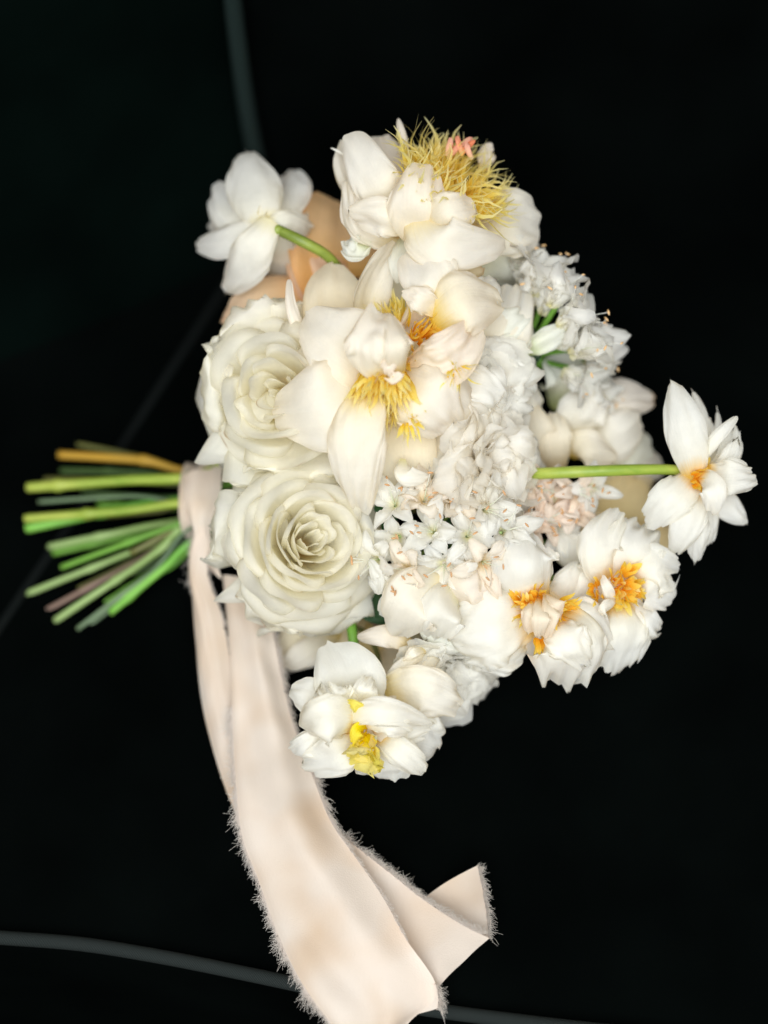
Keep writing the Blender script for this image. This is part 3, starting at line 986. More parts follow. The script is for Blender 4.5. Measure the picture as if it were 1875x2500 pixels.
F.petal([(1055, 790, 14), (1125, 735, 32), (1222, 735, 10)], 76, (0.1, 0.15, 1), 'peony', cup=-0.6, wb=0.45, low=0.10)
F.petal([(1100, 800, 2), (1170, 740, 14), (1215, 690, 2)], 52, (0.2, 0.15, 1), 'white', cup=-0.6, ruf=0.1)
F.petal([(1065, 770, 16), (1025, 728, 28), (985, 716, 24)], 34, (-0.1, 0, 1), 'peony', cup=-0.4, ruf=0.14)
F.petal([(1010, 890, 10), (1050, 850, 20), (1100, 830, 24)], 20, (0.0, -0.3, 1), 'blush', cup=-0.5, ruf=0.2)
F.stamens(P(965, 800, 2), D3(-0.35, 0.75, 0.4), 90, 0.018, 0.010, 0.7, wid=0.0008)
F.stamens(P(1035, 855, 8), D3(0.35, 0.0, 0.8), 90, 0.014, 0.012, 0.7, wid=0.0010, mat='stamen_orange')
for k in range(4):
    c = P(1030 + 16 * k, 862 - 5 * k, 14)
    F.petal([c, c + D3(0.3, 0.2, 1) * 0.004, c + D3(0.4, 0.3, 1) * 0.008], 0.0022, D3(0, -0.3, 1), 'carpel', world=True, cup=-1.2, name='carpel', nu=7, nv=8, wb=0.8)
run_stem(F, (1060, 850, -30), (120, 1335, -108), 'pale', 10, spread=(5, 18, 6))

# --- ruffled blooms on the inner right
def ruffled(label, c, axis, R, mat, seed, end, smat, r=9, spread=(0, 0, 0), rings=((5, 18, 36, 0.55), (7, 32, 58, 0.75), (8, 48, 80, 0.92), (9, 64, 94, 1.0)), name='ruffled_flower', rw=0.5, ruf=0.15, mats=None):
    F = Flower(name, P(*c) - axis * R * 0.6, label, 'flower', 'ruffled flowers of the bouquet')
    C = P(*c) - axis * R * 0.55
    for i, (n, a1, a2, k) in enumerate(rings):
        F.ring(C, axis, R * k * 1.15, n, (mats[i] if mats else mat), a1=a1, a2=a2, w=rw, th0=seed + i, cup=0.5, ruf=ruf, jag=0.02, low=0.16, crumple=0.03, rf=(1.2, 3.2), a=0.3, wt=0.9, jit=0.16)
    x, y, h = c
    run_stem(F, (x - 20, y, h - R * 600), end, smat, r, spread=spread)
    return F


ruffled('ruffled white bloom with a pale peach heart right of the largest peony', (1222, 1120, 10), D3(0.66, 0.0, 0.78), 0.034, 'ruffle', 1.0, (130, 1350, -112), 'green', 9, (8, 22, 2))
ruffled('small ruffled white bloom between the peonies and the upper white trumpet flowers', (1190, 900, -2), D3(0.3, 0.25, 0.9), 0.027, 'white', 2.0, (65, 1450, -100), 'pale', 9, (10, 36, 8))
ruffled('ruffled ivory bloom at the lower rim between two narcissi', (1115, 1650, -8), D3(0.30, -0.50, 0.8), 0.029, 'white', 3.0, (85, 1505, -96), 'brown', 8, (6, 45, 12))

# --- pale bloom in the lower middle (sweet-pea like)
F = Flower('ivory_flower', P(1080, 1470, -20), 'smooth ivory bloom with drooping petals below the white floret cluster', 'flower')
F.petal([(1000, 1575, -6), (945, 1552, 4), (872, 1560, 0)], 30, (-0.1, 0.2, 1), 'blush', cup=-0.9, wb=0.6, low=0.05, a=0.5)
F.petal([(1100, 1480, -10), (1100, 1540, 4), (1085, 1590, 0)], 90, (0, -0.3, 1), 'greenish', cup=-0.6, jag=0.03)
F.petal([(1100, 1440, -4), (1160, 1460, 12), (1235, 1500, 4)], 66, (0.1, -0.2, 1), 'blush', cup=-0.5)
F.petal([(1050, 1460, -4), (1130, 1410, 16), (1230, 1400, 8)], 62, (0.1, 0.1, 1), 'blush', cup=-0.5, low=0.08)
F.petal([(1105, 1440, 4), (1010, 1470, 24), (962, 1555, 6)], 84, (-0.2, -0.1, 1), 'peony', cup=-0.7, wb=0.4, low=0.06, a=0.5)
F.petal([(1120, 1440, 4), (1080, 1500, 24), (1060, 1560, 10)], 60, (0, -0.2, 1), 'white', cup=-0.6, wb=0.5, jag=0.03)
run_stem(F, (1060, 1470, -26), (135, 1515, -90), 'pale', 10, spread=(0, 38, 18))


# --- clusters of little starry flowers
def floret(F, c, axis, R, mat, stam=True, a1=52, a2=86, w=0.23, anther='anther', n=6, fil=1.0):
    e = bpy.data.objects.new('floret', None)
    COL.objects.link(e)
    e.parent = F.o
    F.ring(c, axis, R, n, mat, a1=a1, a2=a2, w=w, th0=RNG.uniform(0, 6), parent=e, cup=0.3, ruf=0.12, low=0.22, a=0.45, p=2.4, wb=0.32, tm=0.58, wt=0.8, jit=0.2, nu=11, nv=14)
    if stam:
        fb, ab = Bag(), Bag()
        e1 = nrm(np.cross(axis, [0.25, 0.85, 0.2]))
        e2 = np.cross(axis, e1)
        for k in range(RNG.randint(2, 5)):
            th = RNG.uniform(0, 6.3)
            o = math.cos(th) * e1 + math.sin(th) * e2
            l = R * RNG.uniform(0.75, 1.05) * fil
            p0 = c
            p2 = c + nrm(axis + o * RNG.uniform(0.25, 0.8)) * l
            p1 = (p0 + p2) / 2 + axis * l * 0.1
            fb.tube([p0, p1, p2], [0.00035, 0.0003, 0.0002], 4, 7)
            s = nrm(np.cross(p2 - p0, RNG.normal(size=3))) * 0.0016
            ab.tube([p2 - s, p2, p2 + s], [0.0003, 0.0007, 0.0003], 6, 6)
        fb.build('filaments', M['filament'], F.o, kind='stuff').parent = e
        ab.build('anthers', M[anther], F.o, kind='stuff').parent = e


F = Flower('floret_cluster', P(1060, 1310, -10), 'cluster of starry white florets with brown anthers beside the open ivory rose', 'flower cluster', 'white floret clusters of the bouquet')
fl = [(965, 1235), (1035, 1225), (1110, 1230), (1180, 1245), (1225, 1300), (975, 1310), (1060, 1300), (1140, 1310), (925, 1365), (1000, 1390), (1085, 1375), (965, 1435), (1175, 1370)]
for (x, y) in fl:
    d = D3((x - 1060) / 220, -(y - 1310) / 220, 0.9)
    floret(F, P(x, y, 10 + RNG.uniform(-4, 5)), nrm(d + RNG.normal(size=3) * 0.18), 0.0195, 'white' if RNG.uniform() < 0.85 else 'blush', w=0.26)
    F.stem([(1060, 1320, -34), ((x + 1060) / 2, (y + 1315) / 2, -10), (x, y, 9)], 3.5, 'pale', 'pedicel', 12)
run_stem(F, (1060, 1325, -36), (175, 1560, -92), 'grey', 7, spread=(10, 52, 14))

F = Flower('floret_cluster', P(1290, 850, -45), 'blurred white trumpet florets with tan anthers on the upper edge against the dark', 'flower cluster', 'white floret clusters of the bouquet')
for (x, y, dx, dy, R, h) in [(1330, 715, 0.25, 1.0, 0.029, -24), (1362, 740, 0.55, 0.9, 0.024, -18), (1300, 690, 0.0, 1.0, 0.022, -36), (1385, 790, 0.9, 0.6, 0.026, -16), (1410, 850, 1.0, 0.35, 0.030, -22), (1395, 900, 1.0, -0.5, 0.024, -38), (1450, 880, 1.0, 0.3, 0.022, -46), (1440, 950, 1.0, -0.2, 0.022, -50), (1345, 760, 0.4, 0.8, 0.024, -28), (1370, 830, 0.8, 0.3, 0.024, -26), (1320, 740, 0.1, 0.9, 0.022, -32), (1420, 820, 0.9, 0.6, 0.022, -34)]:
    floret(F, P(x - 22, y + 8, h), D3(dx, dy, 0.45), R * 1.05, 'white', a1=12, a2=42, w=0.34, anther='anther_tan', fil=1.05)
    F.stem([(1265, 870, -48), ((x + 1280) / 2, (y + 870) / 2, h - 14), (x, y, h)], [8, 7, 8], 'green', 'pedicel', 14)
F.petal([(1280, 860, -24), (1330, 835, -14), (1390, 800, -16)], 30, (0, -0.2, 1), 'greenish', cup=-0.9, name='bud', wb=0.4)
run_stem(F, (1265, 875, -50), (270, 1495, -84), 'bright', 11, spread=(0, 60, 22))

F = Flower('floret_cluster', P(1370, 1220, -45), 'blurred peach-white floret cluster tucked below the horizontal green stem', 'flower cluster', 'white floret clusters of the bouquet')
for (x, y) in [(1310, 1190), (1350, 1230), (1400, 1200), (1440, 1190), (1330, 1270), (1390, 1260), (1300, 1240), (1290, 1290), (1360, 1300)]:
    floret(F, P(x, y, -24 + RNG.uniform(-5, 4)), nrm(D3(0.3, 0.1, 1) + RNG.normal(size=3) * 0.3), 0.0165, 'floret_peach' if RNG.uniform() < 0.6 else 'white', w=0.25)
run_stem(F, (1360, 1230, -50), (320, 1350, -80), 'olive', 9, spread=(10, 30, 20))

# --- blooms on the far right side
F = Flower('tulip', P(1400, 1030, -75), 'blurred ivory double tulip on the right rim beneath the trumpet florets', 'tulip')
for sp, w, n_, m_, c_ in [
    ([(1370, 1010, -70), (1390, 930, -52), (1340, 870, -50)], 75, (0.0, 0.3, 1), 'greenish', -0.5),
    ([(1380, 1010, -70), (1440, 940, -60), (1430, 890, -62)], 70, (0.2, 0.3, 1), 'greenish', -0.5),
    ([(1390, 1010, -70), (1500, 970, -58), (1600, 985, -64)], 55, (0.2, 0.3, 1), 'blush', -0.8),
    ([(1380, 1080, -60), (1420, 1010, -40), (1470, 945, -46)], 58, (0.1, 0.1, 1), 'peony', -0.5),
    ([(1390, 1080, -66), (1500, 1060, -50), (1560, 1010, -56)], 66, (0.3, 0.1, 1), 'peony', -0.5),
    ([(1380, 1110, -60), (1430, 1100, -42), (1500, 1120, -48)], 55, (0.2, -0.1, 1), 'peony', -0.6),
    ([(1420, 1100, -74), (1530, 1090, -62), (1595, 1090, -70)], 60, (0.3, 0.0, 1), 'greenish', -0.5),
    ([(1430, 1120, -76), (1550, 1130, -70), (1625, 1150, -80)], 50, (0.3, -0.1, 1), 'peony', -0.5),
    ([(1340, 1150, -56), (1310, 1060, -34), (1280, 980, -38)], 50, (-0.1, 0.1, 1), 'peony_cream', -0.6),
    ([(1360, 1150, -54), (1355, 1080, -36), (1345, 1010, -42)], 44, (0.0, 0.1, 1), 'peony_cream', -0.6),
    ([(1300, 1100, -50), (1260, 1000, -34), (1265, 900, -40)], 66, (0.0, 0.1, 1), 'peony', -0.5),
]:
    F.petal(sp, w, n_, m_, cup=c_, low=0.08, ruf=0.04, wb=0.45)
run_stem(F, (1400, 1040, -78), (330, 1400, -100), 'dark', 9, spread=(12, 60, 2))

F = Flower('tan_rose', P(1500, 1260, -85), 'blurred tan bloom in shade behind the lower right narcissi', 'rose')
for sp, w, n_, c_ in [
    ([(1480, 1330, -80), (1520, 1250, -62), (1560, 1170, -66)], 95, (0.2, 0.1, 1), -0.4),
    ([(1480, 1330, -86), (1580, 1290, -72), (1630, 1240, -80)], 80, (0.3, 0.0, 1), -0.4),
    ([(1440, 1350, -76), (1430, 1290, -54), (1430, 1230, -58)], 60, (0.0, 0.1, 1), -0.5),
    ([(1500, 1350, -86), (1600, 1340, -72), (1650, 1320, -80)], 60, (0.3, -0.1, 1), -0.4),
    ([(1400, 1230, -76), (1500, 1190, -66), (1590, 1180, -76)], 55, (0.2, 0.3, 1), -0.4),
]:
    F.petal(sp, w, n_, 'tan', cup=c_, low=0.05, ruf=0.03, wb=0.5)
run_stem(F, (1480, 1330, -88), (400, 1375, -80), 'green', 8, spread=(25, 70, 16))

# --- far right narcissus, side on
F = Flower('narcissus', P(1690, 1158, -16), 'white double narcissus standing out far beyond the bouquet on a straight green stem', 'narcissus', 'double narcissi of the bouquet')
for sp, w, n_, c_, kw in [
    ([(1712, 1150, -10), (1722, 1050, -10), (1692, 958, -14)], 22, (0.6, 0, 1), -0.6, dict(mucro=0.05)),
    ([(1725, 1150, -16), (1738, 1080, -16), (1730, 1020, -16)], 18, (0.6, 0, 1), -0.6, {}),
    ([(1730, 1150, -18), (1756, 1070, -18), (1752, 1005, -20)], 16, (0.6, 0, 1), -0.6, dict(mucro=0.06)),
    ([(1715, 1155, -12), (1775, 1120, -8), (1792, 1040, -6)], 28, (-0.2, 0.1, 1), 0.6, dict(jag=0.05)),
    ([(1720, 1160, -10), (1770, 1140, -2), (1800, 1075, 0)], 24, (-0.2, 0.1, 1), 0.5, dict(jag=0.05)),
    ([(1700, 1130, -2), (1745, 1072, 8), (1800, 1016, 8)], 17, (-0.2, 0.3, 1), -0.9, dict(wb=0.7)),
    ([(1715, 1190, -16), (1770, 1230, -12), (1822, 1278, -16)], 32, (0.2, -0.2, 1), -0.4, dict(mucro=0.06)),
    ([(1715, 1180, -14), (1725, 1270, -10), (1722, 1335, -14)], 36, (0.3, -0.1, 1), -0.5, dict(jag=0.03)),
    ([(1700, 1180, -12), (1702, 1280, -4), (1696, 1370, -12)], 34, (0.2, -0.1, 1), -0.5, dict(mucro=0.06)),
    ([(1715, 1160, -4), (1780, 1165, 8), (1842, 1162, 4)], 44, (-0.1, 0.3, 1), 0.5, dict(a=0.3, jag=0.02)),
    ([(1698, 1175, -8), (1682, 1270, 4), (1648, 1350, -6)], 44, (0.0, -0.1, 1), -0.5, dict(jag=0.02)),
    ([(1705, 1160, 0), (1738, 1190, 16), (1738, 1255, 12)], 32, (-0.2, -0.1, 1), -0.8, {}),
    ([(1696, 1160, -8), (1650, 1210, 6), (1580, 1284, -2)], 48, (-0.3, -0.1, 1), -0.4, dict(jag=0.03)),
    ([(1698, 1175, -4), (1676, 1070, 10), (1640, 940, 2)], 48, (-0.3, 0.1, 1), -0.6, dict(mucro=0.03, ruf=0.05)),
]:
    F.petal(sp, w, n_, 'narc', cup=c_, **{**dict(low=0.08, ruf=0.07, jag=0.006, pleat=0.02, wb=0.4), **kw})
F.stamens(P(1700, 1165, -2), D3(0.8, 0.1, 0.7), 34, 0.008, 0.006, 0.7, wid=0.0015, mat='stamen_orange', name='corona')
F.stem([(1150, 1165, -50), (1250, 1159, -32), (1320, 1156, -12), (1460, 1150, -4), (1600, 1146, -8), (1690, 1150, -14)], [14, 14, 15, 14, 12], 'yellow', n=40)
F.ring(P(1672, 1148, -10), D3(1, 0, 0.2), 0.008, 5, 'greenish', a1=50, a2=30, w=0.5, name='tube', nu=7, nv=7)
run_stem(F, (1152, 1165, -49), (110, 1170, -116), 'olive', 9, spread=(-5, -30, 0))

# --- the two narcissi on the lower right rim
F = Flower('narcissus', P(1320, 1500, -15), 'white double narcissus with crumpled creamy heart, nearest the floret cluster', 'narcissus', 'double narcissi of the bouquet')
for sp, w, n_, c_, kw in [
    ([(1335, 1470, -14), (1385, 1430, -6), (1412, 1372, -10)], 36, (0.2, 0, 1), -0.6, {}),
    ([(1300, 1540, -8), (1210, 1580, 4), (1120, 1610, -8)], 80, (-0.1, -0.2, 1), -0.4, dict(jag=0.03)),
    ([(1310, 1510, 0), (1205, 1535, 16), (1104, 1556, 4)], 92, (-0.05, -0.05, 1), -0.35, dict(jag=0.05, a=0.25, ruf=0.08)),
    ([(1310, 1480, 2), (1285, 1380, 20), (1275, 1290, 4)], 78, (0, 0.2, 1), -0.8, dict(jag=0.03, a=0.35, wb=0.45)),
    ([(1350, 1500, -4), (1430, 1500, 8), (1496, 1580, 0)], 46, (0.2, 0.2, 1), -0.9, dict(mucro=0.06)),
    ([(1340, 1500, -2), (1395, 1580, 20), (1385, 1680, -2)], 94, (0.1, -0.2, 1), -0.75, dict(mucro=0.06, jag=0.02, a=0.35, wb=0.4)),
    ([(1345, 1510, 4), (1385, 1560, 24), (1440, 1620, 14)], 56, (0.1, -0.1, 1), -0.6, dict(jag=0.04)),
]:
    F.petal(sp, w, n_, 'narc', cup=c_, **{**dict(low=0.09, ruf=0.08, jag=0.006, pleat=0.022), **kw})
for sp, w, n_ in [([(1330, 1470, 12), (1300, 1500, 26), (1290, 1545, 18)], 30, (-0.3, 0, 1)), ([(1330, 1465, 12), (1325, 1505, 32), (1320, 1555, 22)], 26, (0, -0.1, 1)), ([(1340, 1455, 12), (1350, 1495, 28), (1335, 1560, 20)], 26, (0.3, -0.1, 1)), ([(1340, 1450, 10), (1365, 1470, 24), (1368, 1510, 16)], 24, (0.4, 0.1, 1))]:
    F.petal(sp, w, n_, 'narc_in', cup=-1.1, low=0.12, wb=0.7, wt=0.85, a=0.35)
F.stamens(P(1290, 1462, 10), D3(-0.25, 0.6, 0.8), 36, 0.0085, 0.0065, 0.8, wid=0.0015, mat='stamen_orange', name='corona')
F.stamens(P(1275, 1490, 8), D3(-0.8, 0.0, 0.7), 22, 0.009, 0.006, 0.7, wid=0.0011, mat='stamen', name='corona')
F.stamens(P(1362, 1492, 10), D3(0.7, -0.25, 0.6), 24, 0.010, 0.006, 0.8, wid=0.0014, mat='stamen_orange', name='corona')
F.stamens(P(1314, 1560, 8), D3(0.15, -0.9, 0.5), 12, 0.009, 0.003, 0.5, wid=0.0014, mat='stamen_orange', name='corona')
F.petal([(1350, 1420, -12), (1320, 1510, -4), (1300, 1600, -8)], 60, (0, 0, 1), 'narc_in', cup=0.2, wb=0.6)
run_stem(F, (1310, 1490, -18), (190, 1535, -86), 'grey', 7, spread=(10, 40, 22))

F = Flower('narcissus', P(1510, 1440, -25), 'white double narcissus with frilled orange heart at the lower right corner of the bouquet', 'narcissus', 'double narcissi of the bouquet')
for sp, w, n_, c_, kw in [
    ([(1440, 1420, -30), (1400, 1340, -22), (1350, 1290, -26)], 46, (-0.1, 0.2, 1), -0.6, {}),
    ([(1470, 1440, -18), (1430, 1430, -8), (1385, 1490, -12)], 54, (-0.2, 0, 1), -0.5, {}),
    ([(1520, 1460, -14), (1570, 1520, -4), (1612, 1545, -10)], 44, (0.2, -0.2, 1), -0.6, {}),
    ([(1500, 1460, -12), (1525, 1540, 2), (1490, 1640, -10)], 66, (0.1, -0.2, 1), -0.7, dict(jag=0.04)),
    ([(1540, 1430, -12), (1590, 1430, -2), (1640, 1470, -10)], 52, (0.2, 0, 1), -0.4, {}),
    ([(1540, 1425, -12), (1600, 1390, 0), (1658, 1400, -8)], 64, (0.2, 0.1, 1), -0.4, dict(notch=0.14, jag=0.03)),
    ([(1525, 1430, -16), (1550, 1340, 0), (1585, 1275, -14)], 72, (0.1, 0.2, 1), -0.4, dict(jag=0.02, a=0.35)),
    ([(1490, 1430, -14), (1470, 1340, 6), (1510, 1246, -8)], 56, (0.1, 0.1, 1), -0.8, dict(wb=0.45, ruf=0.08)),
]:
    F.petal(sp, w, n_, 'narc', cup=c_, **{**dict(low=0.09, ruf=0.08, jag=0.006, pleat=0.022), **kw})
for sp, w, n_ in [([(1490, 1480, -2), (1482, 1440, 12), (1470, 1405, 10)], 16, (-0.3, 0, 1)), ([(1500, 1480, -2), (1480, 1490, 14), (1462, 1500, 10)], 22, (-0.2, -0.2, 1))]:
    F.petal(sp, w, n_, 'narc', cup=-0.9, wb=0.6)
F.stamens(P(1520, 1425, -2), D3(0.45, 0.1, 0.9), 40, 0.010, 0.0075, 0.8, wid=0.0016, mat='stamen_orange', name='corona')
F.stamens(P(1518, 1440, -2), D3(0.2, -0.2, 1.0), 26, 0.009, 0.0075, 0.8, wid=0.0016, mat='stamen', name='corona')
F.stamens(P(1458, 1445, 0), D3(-0.5, 0.0, 0.8), 16, 0.007, 0.005, 0.6, wid=0.0016, mat='stamen_orange', name='corona')
F.petal([(1500, 1360, -18), (1500, 1440, -10), (1490, 1520, -14)], 66, (0, 0, 1), 'narc_in', cup=0.2, wb=0.6)
run_stem(F, (1500, 1440, -30), (250, 1440, -90), 'pale', 8, spread=(6, 30, 18))

# --- the two narcissi hanging at the bottom
F = Flower('narcissus', P(860, 1740, -5), 'white narcissus hanging lowest beside the ribbon edge, with a bright yellow throat', 'narcissus', 'double narcissi of the bouquet')
for sp, w, n_, c_, kw in [
    ([(860, 1750, -4), (850, 1660, 14), (802, 1568, 8)], 80, (0.05, 0.0, 1), 0.30, dict(mucro=0.05, wb=0.35, ruf=0.04)),
    ([(830, 1750, -2), (765, 1705, 12), (708, 1688, 8)], 46, (-0.1, 0.1, 1), 0.5, dict(mucro=0.05, wb=0.3)),
    ([(840, 1800, 0), (760, 1815, 12), (705, 1832, 6)], 34, (-0.1, 0, 1), -0.7, {}),
    ([(880, 1765, 4), (830, 1840, 20), (742, 1868, 8)], 56, (-0.1, -0.25, 1), -0.7, dict(jag=0.02, mucro=0.03)),
    ([(875, 1745, 8), (890, 1690, 24), (905, 1655, 18)], 34, (0.2, 0.1, 1), 0.4, {}),
    ([(870, 1750, 8), (815, 1715, 30), (788, 1672, 26)], 48, (0, -0.1, 1), -0.4, dict(jag=0.08, ruf=0.16, a=0.25)),
    ([(888, 1768, 10), (805, 1762, 38), (722, 1770, 14)], 60, (-0.1, 0, 1), -0.7, dict(wb=0.45, a=0.5, p=2.2, jag=0.005)),
]:
    F.petal(sp, w, n_, 'narc', cup=c_, **{**dict(low=0.09, ruf=0.08, jag=0.006, pleat=0.022), **kw})
F.petal([(900, 1755, 16), (872, 1725, 32), (850, 1712, 30)], 15, (-0.2, 0, 1), 'corona_lemon', cup=0.3, name='corona', ruf=0.15)
F.petal([(898, 1770, 16), (872, 1785, 30), (862, 1815, 26)], 17, (-0.2, -0.1, 1), 'corona_lemon', cup=0.3, name='corona', ruf=0.15)
F.stem([(850, 1480, -40), (858, 1530, -22), (866, 1600, -16), (872, 1700, -10), (872, 1745, 0)], 13, 'green')
run_stem(F, (850, 1482, -42), (200, 1200, -110), 'dark', 8, spread=(0, 0, 0))

F = Flower('narcissus', P(920, 1790, -5), 'white narcissus with a lemon frilled cup opening downwards at the bottom tip', 'narcissus', 'double narcissi of the bouquet')
for sp, w, n_, c_, kw in [
    ([(930, 1800, -2), (1000, 1800, 4), (1072, 1830, -4)], 66, (0.2, 0, 1), 0.4, dict(a=0.35)),
    ([(925, 1800, -2), (945, 1850, 6), (958, 1902, 0)], 74, (0, -0.1, 1), 0.35, dict(a=0.35)),
    ([(900, 1760, 4), (970, 1790, 14), (1060, 1770, 6)], 40, (0.1, -0.2, 1), -0.4, dict(jag=0.04)),
    ([(918, 1795, 4), (975, 1835, 20), (1035, 1882, 10)], 34, (0, 0.2, 1), 0.6, {}),
    ([(870, 1762, 14), (945, 1770, 30), (1010, 1790, 22)], 30, (0, -0.3, 1), -0.4, dict(jag=0.05, ruf=0.1)),
    ([(836, 1752, 20), (935, 1738, 36), (1058, 1768, 18)], 35, (0, 0.1, 1), -0.45, dict(wb=0.3, ruf=0.1, a=0.6, p=1.8)),
]:
    F.petal(sp, w, n_, 'narc' if kw.get('wb') != 0.3 else 'white', cup=c_, **{**dict(low=0.09, ruf=0.08, jag=0.006, pleat=0.022), **kw})
F.ring(P(902, 1795, 16), D3(-0.30, -0.80, 0.55), 0.019, 6, 'corona_lemon', a1=22, a2=38, w=0.42, cup=0.6, ruf=0.15, jag=0.06, name='corona', nu=11, nv=12, a=0.2, wb=0.4)
F.stamens(P(910, 1795, 12), D3(-0.2, -0.8, 0.4), 7, 0.014, 0.002, 0.4, wid=0.0012, mat='filament')
F.petal([(870, 1740, -2), (915, 1790, 6), (960, 1840, 0)], 48, (0, 0, 1), 'narc_in', cup=0.2, wb=0.6)
run_stem(F, (930, 1770, -12), (230, 1260, -115), 'olive', 8, via=(905, 1560, -40), spread=(5, 10, 0))

# --- cream bloom at the back, under the lower rose
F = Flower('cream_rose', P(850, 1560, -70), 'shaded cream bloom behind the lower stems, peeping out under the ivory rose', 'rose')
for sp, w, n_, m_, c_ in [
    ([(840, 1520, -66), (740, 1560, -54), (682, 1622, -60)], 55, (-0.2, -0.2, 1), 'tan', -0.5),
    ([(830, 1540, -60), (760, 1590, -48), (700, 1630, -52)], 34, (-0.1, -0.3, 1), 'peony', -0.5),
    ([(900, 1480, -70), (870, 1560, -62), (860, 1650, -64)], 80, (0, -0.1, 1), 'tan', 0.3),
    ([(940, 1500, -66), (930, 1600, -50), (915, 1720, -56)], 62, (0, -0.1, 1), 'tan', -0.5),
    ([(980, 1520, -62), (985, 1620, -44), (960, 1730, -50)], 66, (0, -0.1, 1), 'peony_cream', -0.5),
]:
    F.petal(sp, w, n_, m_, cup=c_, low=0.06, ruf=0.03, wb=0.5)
for sp, w in [([(1060, 1570, -8), (985, 1625, 4), (920, 1690, -4)], 17), ([(1100, 1570, -10), (1030, 1630, 2), (960, 1700, -8)], 19), ([(1080, 1600, -6), (1010, 1660, 6), (940, 1720, -4)], 15), ([(1040, 1580, -4), (1010, 1590, 8), (985, 1612, 4)], 14)]:
    F.petal(sp, w, (-0.2, 0.2, 1), 'peony', cup=-0.7, wb=0.7, wt=0.7, low=0.15)
F.petal([(940, 1695, -4), (1030, 1692, 14), (1120, 1725, 4)], 62, (0.1, -0.1, 1), 'peony', cup=-0.3, wb=0.5, low=0.14, ruf=0.14)
run_stem(F, (860, 1560, -74), (240, 1230, -118), 'green', 9, spread=(15, 20, -8))

# --- dark leaves between the blooms
LEAFENDS = [((95, 1225, -104), 'grey', 6, (-6, -10, 12)), ((150, 1385, -92), 'green', 8, (8, 20, 20)), ((110, 1478, -108), 'olive', 7, (0, 42, 4)), ((215, 1500, -100), 'green', 8, (12, 58, 8)), ((300, 1450, -104), 'bright', 9, (14, 66, 4))]
for lab, pts in [
    ('dark green leaf peeping out between the open rose and the floret cluster', [(900, 1300, -18), (930, 1250, -12), (920, 1180, -16)]),
    ('dark green leaf under the white floret cluster', [(1010, 1400, -22), (1070, 1300, -14), (1085, 1210, -18)]),
    ('dark green leaf behind the lower edge of the open rose', [(870, 1430, -30), (930, 1500, -24), (985, 1500, -30)]),
    ('dark green leaf beside the bases of the trumpet florets', [(1250, 900, -44), (1285, 850, -34), (1300, 790, -40)]),
    ('dark green leaf showing beside the small black gap under the top peony', [(1200, 780, -50), (1260, 760, -46), (1290, 730, -50)]),
]:
    F = Flower('leaf', P(*pts[0]), lab, 'leaf', 'dark leaves between the blooms')
    F.petal(pts, 38, (0.1, 0.1, 1), 'leaf', cup=0.4, a=0.6, p=1.5, tm=0.45, wt=0.4, name='blade')
    e_ = LEAFENDS.pop()
    run_stem(F, pts[0], e_[0], e_[1], e_[2], spread=e_[3])


# ------------------------------------------------------------------ ribbon
def silk(name, col, col2):
    m, nt, out = nodes(name)
    N, L = nt.nodes, nt.links
    tc = N.new('ShaderNodeTexCoord')
    nz = N.new('ShaderNodeTexNoise')
    nz.inputs['Scale'].default_value = 1400
    nz.inputs['Detail'].default_value = 2
    L.new(tc.outputs['Object'], nz.inputs['Vector'])
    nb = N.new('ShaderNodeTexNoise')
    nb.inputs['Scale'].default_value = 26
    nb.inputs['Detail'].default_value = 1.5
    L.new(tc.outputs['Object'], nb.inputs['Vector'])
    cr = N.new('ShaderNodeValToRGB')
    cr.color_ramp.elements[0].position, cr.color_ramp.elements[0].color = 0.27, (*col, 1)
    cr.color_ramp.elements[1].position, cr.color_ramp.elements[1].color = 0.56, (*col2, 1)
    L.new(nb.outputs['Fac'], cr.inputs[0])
    bp = N.new('ShaderNodeBump')
    bp.inputs['Strength'].default_value = 0.5
    bp.inputs['Distance'].default_value = 0.0005
    L.new(nz.outputs['Fac'], bp.inputs['Height'])
    pr = N.new('ShaderNodeBsdfPrincipled')
    pr.inputs['Roughness'].default_value = 0.45
    pr.inputs['Specular IOR Level'].default_value = 0.35
    pr.inputs['Sheen Weight'].default_value = 0.25
    L.new(cr.outputs[0], pr.inputs['Base Color'])
    L.new(bp.outputs[0], pr.inputs['Normal'])
    tr = N.new('ShaderNodeBsdfTranslucent')
    L.new(cr.outputs[0], tr.inputs['Color'])
    ms = N.new('ShaderNodeMixShader')
    ms.inputs[0].default_value = 0.36
    L.new(pr.outputs[0], ms.inputs[1])
    L.new(tr.outputs[0], ms.inputs[2])
    L.new(ms.outputs[0], out.inputs[0])
    return m


M['silk'] = silk('blush_silk', (0.78, 0.60, 0.45), (0.89, 0.775, 0.68))  # darker peach mottling paints in the soft shadows of the ribbon
M['thread'] = simple_grad('silk_thread', [(0.91, 0.82, 0.75), (0.92, 0.88, 0.84)], rough=0.6, trans=0.45)

ribbon = bpy.data.objects.new('ribbon', None)
COL.objects.link(ribbon)
ribbon.location = Vector(P(500, 1240, -70))
ribbon['label'] = 'blush silk ribbon with frayed edges tied round the stems, long tails hanging down'
ribbon['category'] = 'ribbon'
RB = np.array(ribbon.location)


